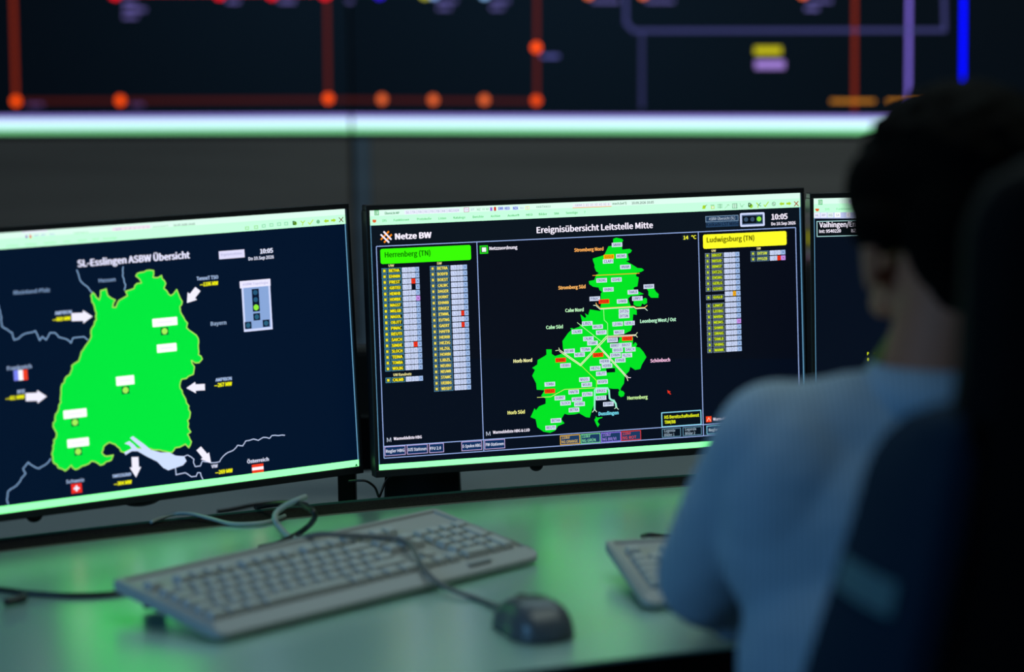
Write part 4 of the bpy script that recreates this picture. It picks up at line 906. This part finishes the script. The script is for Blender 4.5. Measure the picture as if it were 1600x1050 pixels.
# shirt
bm = bmesh.new()
limb(bm, [(LS, .062), (LS+(LE-LS)*.45+Vector((-.004, -.01, 0)), .058), (LE+Vector((0, -.008, .004)), .054), (LE+(LW-LE)*.5, .044), (LW-(LW-LE)*.12, .034)], 24)
limb(bm, [(RS, .066), (RS+(RE-RS)*.45, .060), (RE, .052), (RE+(RW-RE)*.5, .044), (RW-(RW-RE)*.12, .034)], 24)
neck0 = nb-Vector((0, 0, .035))
limb(bm, [(LS+Vector((0, 0, -.002)), .060), (LS*.55+neck0*.45+Vector((0, 0, -.016)), .072), (neck0+Vector((0, 0, -.03)), .082), (RS*.55+neck0*.45+Vector((0, 0, -.01)), .074), (RS, .062)], 24)
sh = (LS+RS)/2
axr = Matrix.Rotation(math.atan2((RS-LS).y, (RS-LS).x), 3, 'Z')
ell(bm, sh+Vector((0, .0, -.09)), (.195, .105, .135), axr, 30)
ell(bm, sh+Vector((0, -.02, -.20)), (.180, .115, .17), axr, 30)
ell(bm, sh+Vector((0, -.05, -.34)), (.172, .125, .19), axr, 30)
ell(bm, sh+Vector((0, -.07, -.46)), (.175, .135, .13), axr, 30)
ell(bm, LS*.8+CH*.2+Vector((.0, -.01, -.03)), (.08, .075, .10), axr, 20)
# soft folds
for a, b, r in ((LS+Vector((.03, -.06, -.08)), LS+Vector((.07, -.085, -.30)), .022), (LE+Vector((.01, -.045, .03)), LE+Vector((.02, -.01, -.045)), .02), (LS+Vector((.0, -.05, -.02)), LE+Vector((.02, -.045, .05)), .022)):
    limb(bm, [(a, r), ((a+b)/2, r*1.1), (b, r)])
ppart('shirt', bake(bm, .006, 7, 'shirt'), M['shirt'])
# lanyard band at the side of the neck
bm = bmesh.new(); tube(bm, [at(1412, 500, 2.24), at(1392, 530, 2.27), at(1370, 562, 2.30), at(1352, 590, 2.31), at(1345, 640, 2.31)], .0045)
ln = ppart('lanyard', bm, M['lanyard']); ln['label'] = 'olive lanyard band'
# collar
bm = bmesh.new(); N = 40; rg = []
for k, (rr, dz) in enumerate(((.071, -.018), (.067, .012), (.064, .026), (.069, .028), (.078, .006), (.082, -.012))):
    ring = []
    for i in range(N):
        th = 2*math.pi*i/N; fr = max(0, math.sin(th))
        c_ = nb+Vector((0, .0, -.012)); v = R3.inverted() @ Vector((0, 0, 0))
        ring.append(bm.verts.new(c_+Vector((rr*math.cos(th)*1.0, rr*.95*math.sin(th)+.006*fr, dz-.03*fr))))
    rg.append(ring)
for A, B in zip(rg, rg[1:]):
    for i in range(N): bm.faces.new((A[i], A[(i+1) % N], B[(i+1) % N], B[i]))
for i in range(N): bm.faces.new((rg[-1][i], rg[-1][(i+1) % N], rg[0][(i+1) % N], rg[0][i]))
ppart('collar', bm, M['shirt'])
# trousers and shoes, seated
bm = bmesh.new()
seat = Vector((PV.x+.02, 2.02, .56))
ell(bm, seat, (.18, .14, .12))
for s in (-1, 1):
    hipp = seat+Vector((s*.085, .04, -.01)); kn = Vector((seat.x+s*.13, 2.46, .56)); an = Vector((seat.x+s*.14, 2.50, .12))
    limb(bm, [(hipp, .085), (kn, .062), (kn+(an-kn)*.4, .058), (an, .05)], 20)
ppart('trousers', bake(bm, .008, 4, 'trousers'), M['trouser'])
for s in (-1, 1):
    bm = bmesh.new(); ax = seat.x+s*.14
    ell(bm, (ax, 2.53, .048), (.045, .10, .045)); ell(bm, (ax, 2.60, .036), (.048, .075, .034)); box(bm, (ax, 2.555, .010), (.088, .25, .02), .008)
    ppart('shoe', bake(bm, .005, 3, 'shoe'), M['rubber'])

# ================================================================== the chair
CX, CY_ = .503, 1.80
chair = thing('office_chair', 'dark high-back swivel chair with pale label patch, in the right foreground', 'chair', Matrix.Translation((CX, CY_, 0)))
def cpart(name, bm, m, smooth=False, parent=chair): 
    o = obj(name, bm, m, parent, smooth); return o
def lerp(a, b, t): return a+(b-a)*t
def interp(tab, z):
    for (z0, *a), (z1, *b) in zip(tab, tab[1:]):
        if z <= z1: t = (z-z0)/(z1-z0); t = max(0, min(1, t)); return [lerp(p, q, t) for p, q in zip(a, b)]
    return list(tab[-1][1:])
# rear shell: z, half width, rear y, thickness
ST = [(.50, .20, -.03, .05), (.62, .215, -.02, .05), (.85, .212, -.03, .05), (.97, .203, -.035, .05), (1.04, .186, -.04, .05), (1.11, .174, -.045, .05), (1.22, .171, -.045, .045), (1.255, .160, -.045, .04), (1.275, .125, -.04, .03)]
bm = bmesh.new(); rings = []
zs = [.50+(.775)*i/44 for i in range(45)]
for z in zs:
    hw, y, th = interp(ST, z)
    P = []
    for i in range(13): t = -1+2*i/12; P.append((t*hw, y+.028*abs(t)**3, z))
    for i in range(13): t = 1-2*i/12; P.append((t*hw, y+.028*abs(t)**3+th, z))
    rings.append([bm.verts.new(p) for p in P])
for A, B in zip(rings, rings[1:]):
    for i in range(26): bm.faces.new((A[i], A[(i+1) % 26], B[(i+1) % 26], B[i]))
bm.faces.new(rings[0]); bm.faces.new(rings[-1][::-1])
cpart('shell', bm, M['chair_shell'], True)
# wings: side bolsters reaching forward, flaring outward
def wing_pts(side, z):
    # (rear x, rear y) -> (front x, front y)
    tab = [(.50, .225, .0, .30, .10), (.80, .223, -.01, .290, .115), (.862, .219, -.02, .276, .12), (.93, .209, -.026, .255, .12), (.99, .198, -.030, .237, .12), (1.035, .191, -.030, .226, .118), (1.06, .186, -.030, .212, .108), (1.078, .183, -.030, .199, .075), (1.09, .181, -.03, .188, .03)]
    rx, ry, fx, fy = interp(tab, z); return side*rx, ry, side*fx, fy
for side, in ((-1,), (1,)):
    bm = bmesh.new(); rings = []
    for i in range(36):
        z = .50+.59*i/35; rx, ry, fx, fy = wing_pts(side, z)
        d = Vector((fx-rx, fy-ry)); L = d.length or 1e-3; nrm = Vector((-d.y, d.x))/L*(-side)*-1
        inn = Vector((-side, 0)); th = .05*min(1, (1.098-z)/.05)+.006
        P = []
        for k in range(11):                          # outer face, then the rounded front, then the inner face
            t = k/10; q = Vector((rx, ry))+d*t + Vector((side, -.3))*(.006*math.sin(math.pi*t)); P.append(q)
        for k in range(1, 6):
            a = math.pi*k/6; q = Vector((fx, fy))+inn*(th/2*(1-math.cos(a)))+Vector((0, 1))*(.016*math.sin(a)); P.append(q)
        P.append(Vector((fx, fy))+inn*th); P.append(Vector((rx, ry))+inn*th+Vector((0, .03)))
        rings.append([bm.verts.new((p.x, p.y, z)) for p in P])
    n = len(rings[0])
    for A, B in zip(rings, rings[1:]):
        for i in range(n): bm.faces.new((A[i], A[(i+1) % n], B[(i+1) % n], B[i]))
    bm.faces.new(rings[0]); bm.faces.new(rings[-1][::-1])
    w_ = cpart('side_bolster', bm, M['chair_fabric'], True)
    if side < 0:
        bm = bmesh.new(); g = {}
        for i in range(13):
            for j in range(6):
                z = .935+.026*j/5; rx, ry, fx, fy = wing_pts(-1, z); t = .92-.68*i/12
                d = Vector((fx-rx, fy-ry)); q = Vector((rx, ry))+d*t+Vector((-1, -.3))*(.006*math.sin(math.pi*t))+Vector((-.0018, -.0006))
                g[i, j] = bm.verts.new((q.x, q.y, z))
        for i in range(12):
            for j in range(5): bm.faces.new((g[i, j], g[i+1, j], g[i+1, j+1], g[i, j+1]))
        r_ = bmesh.ops.solidify(bm, geom=bm.faces[:], thickness=.001)
        lb = cpart('label_patch', bm, M['chair_label'], parent=w_); lb['label'] = 'pale label patch on side bolster'
# front padding and headrest
bm = bmesh.new(); box(bm, (0, .065, .74), (.36, .08, .50), .03, 4); cpart('backrest_pad', bm, M['chair_fabric'], True)
bm = bmesh.new(); box(bm, (0, .045, 1.16), (.29, .075, .17), .03, 4); cpart('headrest', bm, M['chair_fabric'], True)
bm = bmesh.new(); box(bm, (0, .28, .43), (.5, .5, .09), .035, 4); cpart('seat', bm, M['chair_fabric'], True)
bm = bmesh.new(); box(bm, (0, .0, .42), (.08, .08, .22), .01); box(bm, (0, .12, .365), (.12, .3, .04), .01); cpart('back_bracket', bm, M['chair_shell'])
bm = bmesh.new(); cyl(bm, (0, .26, .08), (0, .26, .38), .028); cpart('gas_column', bm, M['black_metal'], True)
for k in range(5):
    a = math.radians(90+72*k+18); e = Vector((math.cos(a)*.30, .26+math.sin(a)*.30, .075))
    bm = bmesh.new(); cyl(bm, (0, .26, .11), e, .026, .016, 14); lg = cpart('leg', bm, M['black_metal'], True)
    bm = bmesh.new(); cyl(bm, e+Vector((-.012, 0, -.047)), e+Vector((.012, 0, -.047)), .028, n=20); cpart('caster', bm, M['rubber'], True, lg)
